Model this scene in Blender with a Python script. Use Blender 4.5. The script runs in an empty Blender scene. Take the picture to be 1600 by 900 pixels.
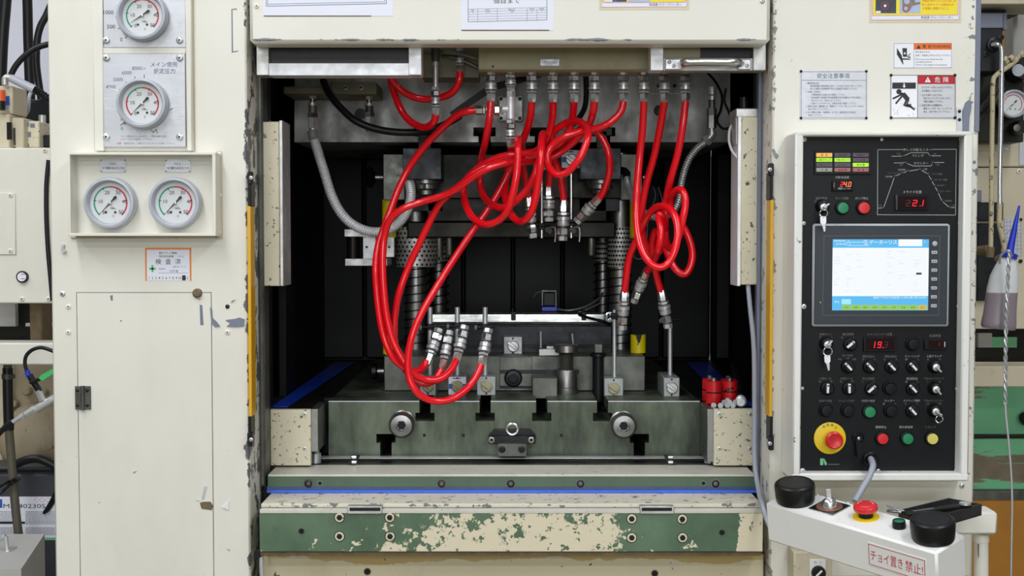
import bpy, bmesh, math, random
from mathutils import Vector, Matrix
random.seed(7)
C = bpy.context.scene.collection
V3 = Vector

# ------------------------------------------------------------------ camera, world, lamps, exposure
FPX, CY, CZ, TH = 2000.0, -2.8, 1.5, math.atan(80 / 2000)
cam = bpy.data.cameras.new('camera'); cam.sensor_width = 36; cam.lens = 45; cam.clip_start = .05
co = bpy.data.objects.new('camera', cam); C.objects.link(co)
co.location = (0, CY, CZ); co.rotation_euler = (math.pi / 2 - TH, 0, 0)
bpy.context.scene.camera = co
w = bpy.data.worlds.new('factory_light'); bpy.context.scene.world = w; w.use_nodes = True
w.node_tree.nodes['Background'].inputs[0].default_value = (.96, .98, 1.0, 1)
w.node_tree.nodes['Background'].inputs[1].default_value = .165
def area(name, loc, sx, sy, power, rot=(0, 0, 0), col=(1, .985, .95)):
    l = bpy.data.lights.new(name, 'AREA'); l.shape = 'RECTANGLE'; l.size = sx; l.size_y = sy
    l.energy = power; l.color = col
    o = bpy.data.objects.new(name, l); C.objects.link(o); o.location = loc; o.rotation_euler = rot
COOL = (.94, .975, 1.0)
area('ceiling_or_fill_light', (-1.2, -2.1, 3.7), .4, 2.6, 56, col=COOL)
area('ceiling_or_fill_light', (1.5, -2.2, 3.7), .4, 2.6, 49, col=COOL)
area('ceiling_or_fill_light', (-1.6, -5.6, 4.4), 3.4, .5, 78, col=COOL)
area('ceiling_or_fill_light', (2.4, -5.4, 4.4), 2.6, .5, 52, col=COOL)
area('ceiling_or_fill_light', (-2.2, -10.0, 4.4), 4.0, .5, 80, (.5, 0, 0), COOL)
area('ceiling_or_fill_light', (2.6, -10.0, 4.4), 4.0, .5, 80, (.5, 0, 0), COOL)
area('frontal_fill_light', (0, -14, 2.3), 6, 2.6, 330, (math.pi / 2, 0, 0), (.95, .98, 1))  # added frontal fill for the shaded slide and interior, not a known window
area('ceiling_or_fill_light', (-2.7, -.7, 3.6), .4, 2.4, 42, col=COOL)  # added fill that brightens the left background panel and wall
area('ceiling_or_fill_light', (-1.8, 2.6, 4.3), 2.0, .4, 45, col=COOL)
area('ceiling_or_fill_light', (1.8, 2.4, 4.3), 2.0, .4, 30, col=COOL)
vs = bpy.context.scene.view_settings
vs.view_transform = 'Standard'; vs.look = 'None'; vs.exposure = 0; vs.gamma = 1; vs.use_curve_mapping = False
bpy.context.scene.cycles.max_bounces = 6
bpy.context.scene.cycles.use_denoising = True

# ------------------------------------------------------------------ helpers
def P(px, py, y):
    a, b = (px - 800) / FPX, (450 - py) / FPX
    d = V3((a, math.cos(TH) + b * math.sin(TH), -math.sin(TH) + b * math.cos(TH)))
    return V3((0, CY, CZ)) + d * ((y - CY) / d.y)
def S(y): return (y - CY) / FPX
def PP(pts, y=None): return [P(p[0], p[1], p[2] if len(p) > 2 else y) for p in pts]

class G:
    def __init__(s): s.v = []; s.f = []; s.m = []; s.mi = 0; s.M = None
    def add(s, vs, fs):
        b = len(s.v)
        s.v += [(s.M @ V3(p)) if s.M else V3(p) for p in vs]
        s.f += [[i + b for i in f] for f in fs]; s.m += [s.mi] * len(fs)
        return s
    def mat(s, i): s.mi = i; return s
    def xf(s, M): s.M = M; return s
    def box(s, x0, x1, y0, y1, z0, z1, b=0):
        if x0 > x1: x0, x1 = x1, x0
        if y0 > y1: y0, y1 = y1, y0
        if z0 > z1: z0, z1 = z1, z0
        lo, hi = (x0, y0, z0), (x1, y1, z1)
        b = min(b, (x1 - x0) * .45, (y1 - y0) * .45, (z1 - z0) * .45)
        if b <= 0:
            vs = [(x, y, z) for x in (x0, x1) for y in (y0, y1) for z in (z0, z1)]
            return s.add(vs, [(0, 1, 3, 2), (4, 6, 7, 5), (0, 4, 5, 1), (2, 3, 7, 6), (0, 2, 6, 4), (1, 5, 7, 3)])
        vs = []; idx = {}
        for cx in (0, 1):
            for cy in (0, 1):
                for cz in (0, 1):
                    c = (cx, cy, cz)
                    for a in range(3):
                        p = [0, 0, 0]
                        for k in range(3):
                            e = hi[k] if c[k] else lo[k]
                            p[k] = e if k == a else e + (-b if c[k] else b)
                        idx[c, a] = len(vs); vs.append(p)
        fs = []
        for a in range(3):
            o, q = (a + 1) % 3, (a + 2) % 3
            for sgn in (0, 1):
                f = []
                for (i, j) in ((0, 0), (1, 0), (1, 1), (0, 1)):
                    c = [0, 0, 0]; c[a] = sgn; c[o] = i; c[q] = j
                    f.append(idx[tuple(c), a])
                fs.append(f)
            for i in (0, 1):
                for j in (0, 1):
                    f = []
                    for k, ax in ((0, o), (1, o), (1, q), (0, q)):
                        c = [0, 0, 0]; c[a] = k; c[o] = i; c[q] = j
                        f.append(idx[tuple(c), ax])
                    fs.append(f)
        for cx in (0, 1):
            for cy in (0, 1):
                for cz in (0, 1): fs.append([idx[(cx, cy, cz), a] for a in range(3)])
        return s.add(vs, fs)
    def pb(s, x0, y0, x1, y1, f, b, bev=0):
        """box whose front face fills a rectangle of the photograph at depth f, reaching back to depth b"""
        mx, my = (x0 + x1) / 2, (y0 + y1) / 2
        return s.box(P(x0, my, f).x, P(x1, my, f).x, f, b, P(mx, y1, f).z, P(mx, y0, f).z, bev)
    def rings(s, rr, cap0=True, cap1=True):
        n = len(rr[0]); vs = [p for r in rr for p in r]; fs = []
        for k in range(len(rr) - 1):
            for i in range(n):
                j = (i + 1) % n
                fs.append((k * n + i, k * n + j, k * n + n + j, k * n + n + i))
        if cap0: fs.append(list(range(n))[::-1])
        if cap1: fs.append([(len(rr) - 1) * n + i for i in range(n)])
        return s.add(vs, fs)
    def lathe(s, c, ax, prof, seg=20, ph=0.0, cap0=True, cap1=True):
        c = V3(c); ax = V3(ax).normalized()
        u = ax.orthogonal().normalized() if abs(ax.z) > .9 else V3((0, 0, 1)).cross(ax).normalized()
        q = ax.cross(u)
        rr = [[c + ax * h + (u * math.cos(ph + 2 * math.pi * i / seg) + q * math.sin(ph + 2 * math.pi * i / seg)) * max(r, 1e-5)
               for i in range(seg)] for r, h in prof]
        return s.rings(rr, cap0, cap1)
    def cyl(s, a, b, r, r2=None, seg=16, ph=0.0):
        a, b = V3(a), V3(b)
        return s.lathe(a, b - a, [(r, 0), (r if r2 is None else r2, (b - a).length)], seg, ph)
    def tube(s, pts, r, seg=10, n=6, smooth=True, rf=None, cap=True):
        p = spline(pts, n) if smooth else [V3(q) for q in pts]
        t = [(p[min(i + 1, len(p) - 1)] - p[max(i - 1, 0)]).normalized() for i in range(len(p))]
        u = t[0].orthogonal().normalized(); rr = []
        for i in range(len(p)):
            u = (u - t[i] * u.dot(t[i])).normalized(); q = t[i].cross(u)
            k = r * (rf(i) if rf else 1)
            rr.append([p[i] + (u * math.cos(2 * math.pi * j / seg) + q * math.sin(2 * math.pi * j / seg)) * k for j in range(seg)])
        return s.rings(rr, cap, cap)
    def prism(s, poly, f, b):
        n = len(poly)
        vs = [(x, f, z) for x, z in poly] + [(x, b, z) for x, z in poly]
        return s.add(vs, [list(range(n)), list(range(n, 2 * n))[::-1]] + [(i, (i + 1) % n, n + (i + 1) % n, n + i) for i in range(n)])
    def pprism(s, pts, f, b):
        q = PP(pts, f); return s.prism([(p.x, p.z) for p in q], f, b)
    def poly(s, pts): return s.add(pts, [list(range(len(pts)))])
    def pquad(s, x0, y0, x1, y1, y):
        mx, my = (x0 + x1) / 2, (y0 + y1) / 2
        a, b = P(x0, my, y).x, P(x1, my, y).x; z1, z0 = P(mx, y0, y).z, P(mx, y1, y).z
        return s.poly([(a, y, z0), (b, y, z0), (b, y, z1), (a, y, z1)])
    def line(s, pts, y, wpx=1.0):
        """flat printed line at depth y"""
        q = PP(pts, y); h = wpx * S(y) / 2
        for a, b in zip(q, q[1:]):
            d = (b - a); L = d.length
            if L < 1e-6: continue
            d /= L; nn = V3((-d.z, 0, d.x)) * h; e = d * h * .6
            s.poly([a - nn - e, b - nn + e, b + nn + e, a + nn - e])
        return s
    def disc(s, c, r, seg=24, r0=0, a0=0, a1=2 * math.pi):
        c = V3(c); full = a1 - a0 > 6.28
        if r0 <= 0 and full:
            return s.poly([c + V3((math.cos(2 * math.pi * i / seg) * r, 0, math.sin(2 * math.pi * i / seg) * r)) for i in range(seg)])
        for i in range(seg):
            t0, t1 = a0 + (a1 - a0) * i / seg, a0 + (a1 - a0) * (i + 1) / seg
            s.poly([c + V3((math.cos(t) * k, 0, math.sin(t) * k)) for t, k in ((t0, r0), (t1, r0), (t1, r), (t0, r))])
        return s
    def sphere(s, c, r, seg=12, sq=(1, 1, 1)):
        c = V3(c); k = seg // 2
        rr = [[c + V3((math.sin(math.pi * i / k) * math.cos(2 * math.pi * j / seg) * r * sq[0],
                       math.sin(math.pi * i / k) * math.sin(2 * math.pi * j / seg) * r * sq[1],
                       math.cos(math.pi * i / k) * r * sq[2])) for j in range(seg)] for i in range(1, k)]
        return s.rings(rr)
    def text(s, t, px, py, em, y, al='C', wpx=None, sx=1.0):
        """flat lettering, em height in photograph pixels, centred (C) or starting (L) at the given spot"""
        k = S(y)
        pts, polys = glyphs(t)
        if not pts: return s
        xs = [p[0] for p in pts]; zs = [p[1] for p in pts]
        sc = em * k; kx = sc * sx
        if wpx: kx = wpx * k / max(1e-6, max(xs) - min(xs))
        c = P(px, py, y); zc = .36 if all(ord(ch) < 128 for ch in t) else .38
        x0 = min(xs) if al == 'L' else (max(xs) + min(xs)) / 2
        s.add([(c.x + (x - x0) * kx, y, c.z + (z - zc) * sc) for x, z in pts], polys)
        return s

_gl = {}
def glyphs(t):
    if t in _gl: return _gl[t]
    cu = bpy.data.curves.new('t', 'FONT'); cu.body = t; cu.resolution_u = 2
    o = bpy.data.objects.new('t', cu)
    me = bpy.data.meshes.new_from_object(o)
    r = ([(v.co.x, v.co.y) for v in me.vertices], [list(p.vertices) for p in me.polygons])
    bpy.data.objects.remove(o); bpy.data.curves.remove(cu); bpy.data.meshes.remove(me)
    _gl[t] = r
    return r

def spline(pts, n=6):
    p = [V3(q) for q in pts]
    if len(p) < 3: return p
    p = [p[0] * 2 - p[1]] + p + [p[-1] * 2 - p[-2]]
    out = []
    for i in range(1, len(p) - 2):
        a, b, c, d = p[i - 1:i + 3]
        for k in range(n):
            t = k / n
            out.append(.5 * (2 * b + (c - a) * t + (2 * a - 5 * b + 4 * c - d) * t * t + (3 * b - a - 3 * c + d) * t ** 3))
    out.append(p[-2]); return out

THINGS = []
def T(name, label, cat, group=None):
    o = bpy.data.objects.new(name, None); o.empty_display_size = .05; C.objects.link(o)
    o['label'] = label; o['category'] = cat
    if group: o['group'] = group
    THINGS.append(o); return o
def O(name, g, m, parent=None, label=None, cat=None, group=None, kind=None, flat=False):
    while parent and parent.parent and parent.parent.parent: parent = parent.parent   # thing > part > sub-part, no deeper
    me = bpy.data.meshes.new(name)
    me.from_pydata([tuple(v) for v in g.v], [], g.f)
    ms = m if isinstance(m, (list, tuple)) else [m]
    for x in ms: me.materials.append(x)
    me.polygons.foreach_set('material_index', g.m)
    if not flat:
        bm = bmesh.new(); bm.from_mesh(me); bmesh.ops.recalc_face_normals(bm, faces=bm.faces); bm.to_mesh(me); bm.free()
        me.polygons.foreach_set('use_smooth', [True] * len(me.polygons))
        me.set_sharp_from_angle(angle=math.radians(38))
    o = bpy.data.objects.new(name, me); C.objects.link(o)
    if parent: o.parent = parent
    else: THINGS.append(o)
    if label: o['label'] = label
    if cat: o['category'] = cat
    if group: o['group'] = group
    if kind: o['kind'] = kind
    return o

# ------------------------------------------------------------------ materials
class NT:
    def __init__(s, name):
        s.m = bpy.data.materials.new(name); s.m.use_nodes = True; s.t = s.m.node_tree
        s.b = s.t.nodes['Principled BSDF']; s._pos = None
    def n(s, typ, ins=None, **kw):
        n = s.t.nodes.new(typ)
        for k, v in kw.items(): setattr(n, k, v)
        for k, v in (ins or {}).items(): s.put(n.inputs[k], v)
        return n
    def put(s, sock, v):
        if isinstance(v, bpy.types.NodeSocket): s.t.links.new(v, sock)
        elif isinstance(v, (tuple, list)) and len(v) == 3 and sock.type == 'RGBA': sock.default_value = (*v, 1)
        else: sock.default_value = v
    def pos(s):
        if s._pos is None: s._pos = s.n('ShaderNodeNewGeometry').outputs['Position']
        return s._pos
    def axis(s, a):
        return s.n('ShaderNodeSeparateXYZ', {0: s.pos()}).outputs[a]
    def noise(s, scale, detail=4, rough=.6, stretch=None):
        v = s.pos()
        if stretch: v = s.n('ShaderNodeVectorMath', {0: v, 1: stretch}, operation='MULTIPLY').outputs[0]
        return s.n('ShaderNodeTexNoise', {'Vector': v, 'Scale': scale, 'Detail': detail, 'Roughness': rough}).outputs['Fac']
    def math(s, op, a, b=0.0, c=None, clamp=False):
        d = {0: a, 1: b}
        if c is not None: d[2] = c
        return s.n('ShaderNodeMath', d, operation=op, use_clamp=clamp).outputs[0]
    def rng(s, v, a, b, c=0.0, d=1.0):
        return s.n('ShaderNodeMapRange', {0: v, 1: a, 2: b, 3: c, 4: d}).outputs[0]
    def mix(s, f, a, b, mode='MIX'):
        n = s.n('ShaderNodeMix', data_type='RGBA', blend_type=mode)
        s.put(n.inputs[0], f); s.put(n.inputs[6], a); s.put(n.inputs[7], b)
        return n.outputs[2]
    def set(s, **k):
        for a, v in k.items(): s.put(s.b.inputs[a.replace('_', ' ')], v)
    def bump(s, h, strength=.3, dist=.002):
        s.put(s.b.inputs['Normal'], s.n('ShaderNodeBump', {'Height': h, 'Strength': strength, 'Distance': dist}).outputs[0])

def srgb(r, g, b):
    f = lambda c: (c / 255 / 12.92) if c / 255 <= .04045 else ((c / 255 + .055) / 1.055) ** 2.4
    return (f(r), f(g), f(b))
def plain(name, col, rough=.5, metal=0.0, emit=None, var=0.0, scale=40, coat=0.0, spec=None):
    k = NT(name); c = col
    if var: c = k.mix(k.rng(k.noise(scale, 5, .65), .3, .7), tuple(x * (1 - var) for x in col), tuple(min(1, x * (1 + var)) for x in col))
    k.set(Base_Color=tuple(x * .08 for x in col) if emit and name[:6] in ('screen', 'red_le', 'bright', 'dim_re') else c, Roughness=rough, Metallic=metal)
    if spec is not None: k.set(Specular_IOR_Level=spec)
    if coat: k.set(Coat_Weight=coat)
    if emit: k.set(Emission_Color=col, Emission_Strength=emit)
    return k.m
def paint(name, col, rough=.42, var=.05, grime=None, chips=(), bump=.06, gst=(1, 1, .45)):
    """enamel with slight mottling, dirt and flaked patches; chips = [(colour, noise scale, threshold, [(axis, centre, half width)...])]"""
    k = NT(name)
    c = k.mix(k.rng(k.noise(3.5, 4, .6), .3, .7), tuple(x * (1 - var) for x in col), tuple(min(1, x * (1 + var)) for x in col))
    if grime:
        gc, amt, sc = grime
        c = k.mix(k.rng(k.noise(sc, 8, .68, gst), .52, .78, 0, amt), c, gc)
    r = rough
    for cc, sc, thr, bands in chips:
        v = k.noise(sc, 7, .62)
        if bands:
            mk = None
            for a, ce, hw in bands:
                d = k.math('DIVIDE', k.math('ABSOLUTE', k.math('SUBTRACT', k.axis(a), ce)), hw)
                mm = k.math('SUBTRACT', 1.0, d, clamp=True)
                mk = mm if mk is None else k.math('MAXIMUM', mk, mm)
            v = k.math('ADD', v, k.math('MULTIPLY', k.math('SUBTRACT', mk, 1.0), .45))
        f = k.rng(v, thr, thr + .012)
        c = k.mix(f, c, cc)
    k.set(Base_Color=c, Roughness=r)
    k.bump(k.noise(160, 3), bump, .001)
    return k.m
def steel(name, col, rough=.4, metal=.9, var=.35, scale=9, stretch=(1, 1, 1), spots=None):
    k = NT(name); nz = k.noise(scale, 8, .65, stretch)
    c = k.mix(k.rng(nz, .3, .7), tuple(x * (1 - var) for x in col), tuple(min(1, x * (1 + var)) for x in col))
    if spots: c = k.mix(k.rng(k.noise(spots[1], 6, .7), spots[2], spots[2] + .05), c, spots[0])
    k.set(Base_Color=c, Metallic=metal, Roughness=k.rng(k.noise(scale * 2.3, 5), .3, .7, rough * .75, min(1, rough * 1.3)))
    k.bump(k.noise(scale * 14, 3), .08, .001)
    return k.m

YC = -.15                                   # front faces of the two columns
XL, XR = P(388, 450, YC).x, P(1205, 450, YC).x
CREAM = srgb(227, 224, 213); PRIMER = srgb(118, 122, 128); GRN = srgb(84, 108, 84); GREY = srgb(98, 100, 102)
DIRT = srgb(132, 118, 86)
_l = lambda px: P(px, 450, YC).x
M = dict(
    cream_l=paint('cream_enamel', CREAM, .4, .03, (DIRT, .16, 2.2), [
        (GREY, 26, .50, [(0, _l(387), .022)]), (srgb(110, 112, 122), 38, .712, [])]),
    cream_r=paint('cream_enamel_worn', CREAM, .4, .03, (DIRT, .14, 2.2), [
        (srgb(130, 135, 150), 24, .52, [(0, _l(1528), .03)]), (srgb(140, 140, 138), 40, .53, [(0, _l(1208), .035)]),
        (srgb(122, 124, 130), 60, .565, [(0, _l(1515), .12)]), (GREY, 34, .73, [])]),
    cream=paint('cream_paint', CREAM, .4, .03, (DIRT, .12, 3), [(GREY, 50, .735, [])]),
    cream_f=paint('cream_fascia_paint', CREAM, .38, .02, (DIRT, .08, 2), [
        (srgb(135, 138, 145), 14, .53, [(2, P(0, 62, -.17).z, .012)]), (srgb(90, 90, 92), 36, .735, [])]),
    cream_c=paint('cream_paint_chipped', srgb(216, 208, 182), .5, .06, (DIRT, .3, 6), [(srgb(92, 90, 80), 95, .615, []), (srgb(70, 70, 64), 60, .655, [])]),
    cream_d=paint('cream_paint_dirty', srgb(200, 190, 165), .55, .08, (srgb(96, 84, 62), .6, 5), [(srgb(84, 78, 66), 50, .68, [])]),
    cream_o=paint('olive_cream_paint', srgb(176, 170, 138), .5, .08, (srgb(96, 84, 52), .55, 7), [(srgb(70, 60, 44), 70, .71, [])]),
    white_c=paint('white_console_enamel', srgb(236, 235, 232), .35, .02, (srgb(190, 180, 150), .2, 8), [(srgb(150, 160, 185), 70, .70, [])]),
    white_rim=paint('white_rim_enamel', srgb(232, 231, 226), .4, .03, (DIRT, .2, 10), [(srgb(120, 118, 112), 80, .68, [])]),
    black=plain('black_enamel', (.007, .008, .009), .38, spec=.22),
    blackm=plain('matt_black', (.012, .012, .013), .6, var=.4, scale=14),
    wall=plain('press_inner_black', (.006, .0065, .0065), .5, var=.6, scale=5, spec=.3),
    rubber=plain('black_rubber', (.009, .009, .010), .36, spec=.3),
    rubber_d=plain('grey_black_rubber', (.03, .03, .033), .5, var=.3, scale=20),
    red=plain('red_polyurethane', srgb(240, 16, 32), .24, coat=.4),
    redp=plain('red_paint', srgb(205, 25, 32), .35, var=.12, scale=40),
    green=plain('green_plastic', srgb(30, 128, 84), .35), redb=plain('red_plastic', srgb(212, 38, 44), .33),
    yel=plain('yellow_plastic', srgb(226, 196, 20), .4), yelb=plain('pale_yellow_plastic', srgb(214, 204, 104), .4),
    knobm=plain('pale_olive_plastic', srgb(168, 164, 128), .45), basem=steel('matt_nickel_steel', (.36, .38, .38), .45, .45, .08, 30),
    strip=steel('bright_strip', (.42, .44, .41), .3, .9, .7, 22, (.2, 1, 2.5)), smear=plain('bluish_oil_smear', srgb(58, 74, 112), .4, var=.2, scale=20), olive=plain('dull_olive_steel', srgb(98, 94, 70), .5, var=.2, scale=12),
    yelp=plain('yellow_paint', srgb(222, 200, 10), .45, var=.15, scale=30),
    yelbar=plain('amber_yellow_enamel', srgb(222, 168, 12), .4, var=.06),
    blue=plain('blue_film', srgb(28, 66, 190), .3, var=.25, scale=20),
    blue_l=plain('bright_blue_film', srgb(56, 104, 232), .4, var=.1, scale=30),
    chrome=steel('bright_plated_steel', (.80, .81, .83), .22, .95, .04, 30),
    zinc=steel('zinc_plated_steel', (.62, .63, .64), .38, .65, .05, 40),
    steel=steel('ground_steel', (.30, .30, .29), .35, .95, .25, 12),
    slide=steel('oily_grey_steel', (.25, .25, .24), .48, .45, .8, 8, (1, 1, .4), ((.05, .05, .05), 9, .66)),
    bolster=steel('green_oiled_steel', (.092, .110, .078), .45, .5, .8, 10, (1, 1, .3), ((.035, .04, .03), 7, .66)),
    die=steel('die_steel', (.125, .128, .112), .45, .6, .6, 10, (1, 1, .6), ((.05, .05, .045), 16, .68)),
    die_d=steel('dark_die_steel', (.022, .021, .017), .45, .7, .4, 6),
    dark=steel('blackened_steel', (.022, .023, .026), .38, .75, .3, 12),
    alu=steel('anodised_aluminium', (.84, .85, .88), .45, .3, .04, 20),
    alu_d=steel('worn_aluminium', (.58, .58, .56), .45, .7, .25, 18),
    tread=paint('worn_silver_paint', srgb(206, 204, 192), .42, .08, (srgb(120, 112, 96), .35, 12), [(srgb(90, 90, 86), 60, .67, [])]),
    cond=steel('galvanised_conduit', (.86, .87, .90), .42, .4, .05, 40),
    white=plain('white_print', srgb(236, 236, 240), .5), paper=plain('white_paper', srgb(228, 230, 242), .45, var=.015, scale=6),
    ink=plain('black_print', (.012, .012, .016), .5), inkb=plain('blue_grey_print', srgb(84, 92, 128), .5),
    inkl=plain('grey_print', srgb(120, 122, 132), .5), inkw=plain('pale_print', srgb(170, 172, 168), .5),
    inkd=plain('faded_print', srgb(112, 112, 104), .5), inkr=plain('red_print', srgb(196, 40, 62), .5),
    orange=plain('orange_print', srgb(226, 134, 44), .5), warn=plain('warning_orange_print', srgb(232, 108, 20), .5),
    redprint=plain('danger_red_print', srgb(178, 14, 32), .5), yprint=plain('yellow_print', srgb(240, 220, 40), .5),
    gprint=plain('green_print', srgb(64, 184, 104), .5), bprint=plain('blue_print', srgb(40, 92, 180), .5), pink=plain('pink_print', srgb(226, 150, 172), .5),
    photo_d=plain('dark_photo_print', srgb(44, 54, 66), .4, var=.5, scale=25), photo_l=plain('pale_photo_print', srgb(168, 186, 214), .4, var=.12, scale=18), photo_b=plain('brown_photo_print', srgb(134, 116, 106), .4, var=.2, scale=30),
    cream_print=plain('aged_tape', srgb(214, 204, 172), .4, var=.06),
    plate=steel('brushed_name_plate', (.56, .57, .60), .42, .55, .06, 40, (.2, 1, 1)),
    bezel=plain('grey_bezel_enamel', srgb(178, 182, 192), .34), dial=plain('dial_white', srgb(226, 228, 228), .5),
    tealp=plain('teal_print', srgb(40, 160, 134), .5), crim=plain('crimson_print', srgb(206, 44, 74), .5),
    slate=plain('slate_plastic', srgb(42, 49, 58), .4), lgrey=plain('light_grey_plastic', srgb(178, 182, 184), .4),
    cable=plain('grey_cable_sheath', srgb(160, 164, 176), .45), bgrey=plain('blue_grey_steel', srgb(116, 122, 140), .45, var=.08, scale=8),
    brown=plain('corroded_brown', srgb(112, 96, 72), .8, var=.25, scale=60), copper=plain('brown_disc', srgb(112, 78, 60), .35, var=.1),
    orangep=plain('orange_plastic', srgb(226, 92, 40), .4), bluep=plain('blue_plastic', srgb(28, 52, 190), .35),
    gmach=plain('green_machine_paint', srgb(116, 190, 142), .45, var=.08, scale=4),
    ochre=plain('ochre_paint', srgb(176, 118, 34), .55, var=.15, scale=5), pail=plain('dark_grey_plastic', srgb(56, 58, 64), .45, var=.1, scale=10),
    wallp=plain('pale_grey_wall', srgb(224, 224, 236), .6, var=.02, scale=2), wallg=plain('grey_wall', srgb(178, 176, 172), .7, var=.05, scale=8),
    floor=plain('factory_floor_paint', srgb(104, 96, 66), .5, var=.15, scale=2), casting=paint('dirty_cast_iron_paint', srgb(160, 146, 120), .55, .15, (srgb(82, 68, 48), .8, 9), [(srgb(90, 80, 66), 30, .66, [])]),
    lime=plain('lit_lime_lamp', srgb(166, 226, 50), .4, emit=.35), amber=plain('lit_amber_lamp', srgb(240, 176, 84), .4, emit=.35),
    purp=plain('unlit_purple_lamp', srgb(92, 78, 92), .4), pinkl=plain('unlit_pink_lamp', srgb(168, 104, 104), .4), palel=plain('unlit_pale_lamp', srgb(158, 158, 150), .4),
    led=plain('red_led', (1.0, .012, .03), .4, emit=1.0), ledh=plain('bright_orange_led', (1.0, .20, .06), .4, emit=1.2), ledd=plain('dim_red_led', (.14, .002, .006), .4, emit=.5),
    ledb=plain('dark_red_window', (.012, .001, .002), .15), lens=plain('dark_lens', (.02, .04, .05), .15),
    s_blue=plain('screen_blue', srgb(86, 184, 236), .4, emit=.95), s_white=plain('screen_white', srgb(244, 248, 255), .4, emit=.93),
    s_cyan=plain('screen_cyan', srgb(160, 230, 250), .4, emit=.95), s_lime=plain('screen_lime', srgb(172, 226, 80), .4, emit=.7),
    s_yel=plain('screen_yellow', srgb(240, 206, 70), .4, emit=.7), s_line=plain('screen_grey', srgb(233, 239, 250), .4, emit=.92), s_navy=plain('screen_navy', srgb(50, 70, 130), .4, emit=.3), s_ink=plain('screen_olive', srgb(110, 160, 60), .4, emit=.4),
)
def beam_mat():
    k = NT('green_beam_flaked_cream')
    x = k.axis(0); z = k.axis(2)
    t = k.rng(x, P(405, 830, -.18).x, P(1192, 830, -.18).x)
    rp = k.n('ShaderNodeValToRGB', {0: t}); cr = rp.color_ramp
    st = [(0, .40), (.10, .41), (.17, .43), (.28, .49), (.37, .565), (.62, .605), (.705, .585), (.73, .43), (.80, .42), (.86, .41), (.90, .37), (.945, .37), (.955, .66), (1, .66)]
    while len(cr.elements) < len(st): cr.elements.new(.5)
    for e, (p, v) in zip(cr.elements, st): e.position = p; e.color = (v, v, v, 1)
    zz = k.rng(z, P(0, 798, -.18).z, P(0, 862, -.18).z, -.045, .05)
    nn = k.math('ADD', k.math('MULTIPLY', k.noise(40, 6, .6), .62), k.math('MULTIPLY', k.noise(125, 5, .6), .38))
    v = k.math('ADD', k.math('ADD', nn, rp.outputs[0]), zz)
    f = k.rng(v, 1.04, 1.05)
    g = k.mix(k.rng(k.noise(7, 6, .6), .3, .7), srgb(66, 92, 68), srgb(98, 124, 98))
    g = k.mix(k.rng(k.noise(30, 6, .7), .60, .72, 0, .6), g, srgb(86, 84, 76))
    cm = k.mix(k.rng(k.noise(60, 4), .66, .70, 0, .8), srgb(222, 212, 184), srgb(150, 136, 108))
    k.set(Base_Color=k.mix(f, g, cm), Roughness=.45); k.bump(f, .5, .001)
    return k.m
M['beam'] = beam_mat()
M['bargreen'] = paint('green_bar_paint', srgb(74, 98, 78), .4, .12, (srgb(52, 56, 52), .7, 5))
M['ledge'] = paint('cream_ledge_flaked', srgb(220, 214, 196), .45, .04, (DIRT, .2, 9), [(srgb(120, 120, 116), 40, .55, [(2, P(0, 790, -.16).z, .03)]), (srgb(140, 138, 130), 60, .62, [])])
M['lower'] = paint('cream_lower_panel', srgb(214, 204, 172), .5, .05, (srgb(140, 118, 60), .45, 4), [(srgb(190, 166, 104), 5, .36, [(2, P(0, 868, -.12).z, .034)]), (srgb(86, 92, 74), 16, .56, [(0, P(1100, 880, -.12).x, .16), (0, P(430, 880, -.12).x, .10)]), (srgb(90, 84, 70), 55, .70, [])])
M['flake_black'] = paint('red_paint_flaked', srgb(204, 24, 32), .35, .06, None, [(srgb(30, 26, 26), 45, .64, [])])
def scraped():
    k = NT('scraped_green_paint'); z = k.axis(2)
    d = k.math('DIVIDE', k.math('ABSOLUTE', k.math('SUBTRACT', z, P(0, 730, .9).z)), .085)
    v = k.math('ADD', k.noise(8, 7, .62, (.35, 1, 2.2)), k.math('MULTIPLY', k.math('SUBTRACT', 1.0, d, clamp=True), .22))
    g = k.mix(k.rng(k.noise(5, 5), .3, .7), srgb(108, 184, 136), srgb(124, 198, 150))
    k.set(Base_Color=k.mix(k.rng(v, .60, .64), g, k.mix(k.noise(20, 5), srgb(88, 80, 64), srgb(140, 126, 104))), Roughness=.5); return k.m
M['scraped'] = scraped()
M['yelflake'] = paint('yellow_paint_flaked', srgb(228, 206, 10), .42, .05, None, [(srgb(40, 38, 26), 40, .62, [])])
M['pipe_dark'] = plain('dark_soiled_pipe', srgb(84, 80, 66), .55, var=.25, scale=20)
M['pipe_flake'] = paint('cream_pipe_flaked', srgb(196, 184, 150), .5, .08, None, [(srgb(70, 60, 48), 70, .60, [])])
def glass_mat():
    k = NT('clear_glass'); nt = k.t
    tr = k.n('ShaderNodeBsdfTransparent'); gl = k.n('ShaderNodeBsdfGlossy', {'Roughness': .03})
    mx = k.n('ShaderNodeMixShader', {0: .05}); nt.links.new(tr.outputs[0], mx.inputs[1]); nt.links.new(gl.outputs[0], mx.inputs[2])
    nt.links.new(mx.outputs[0], nt.nodes['Material Output'].inputs[0]); return k.m
M['glass'] = glass_mat()
def bottle_mat():
    k = NT('milky_plastic_bottle'); z = k.axis(2)
    f = k.rng(z, P(0, 457, .05).z - .001, P(0, 457, .05).z + .001)
    k.set(Base_Color=k.mix(f, srgb(140, 128, 136), srgb(216, 218, 220)), Roughness=.35, Subsurface_Weight=.15); return k.m
M['bottle'] = bottle_mat()

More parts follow.
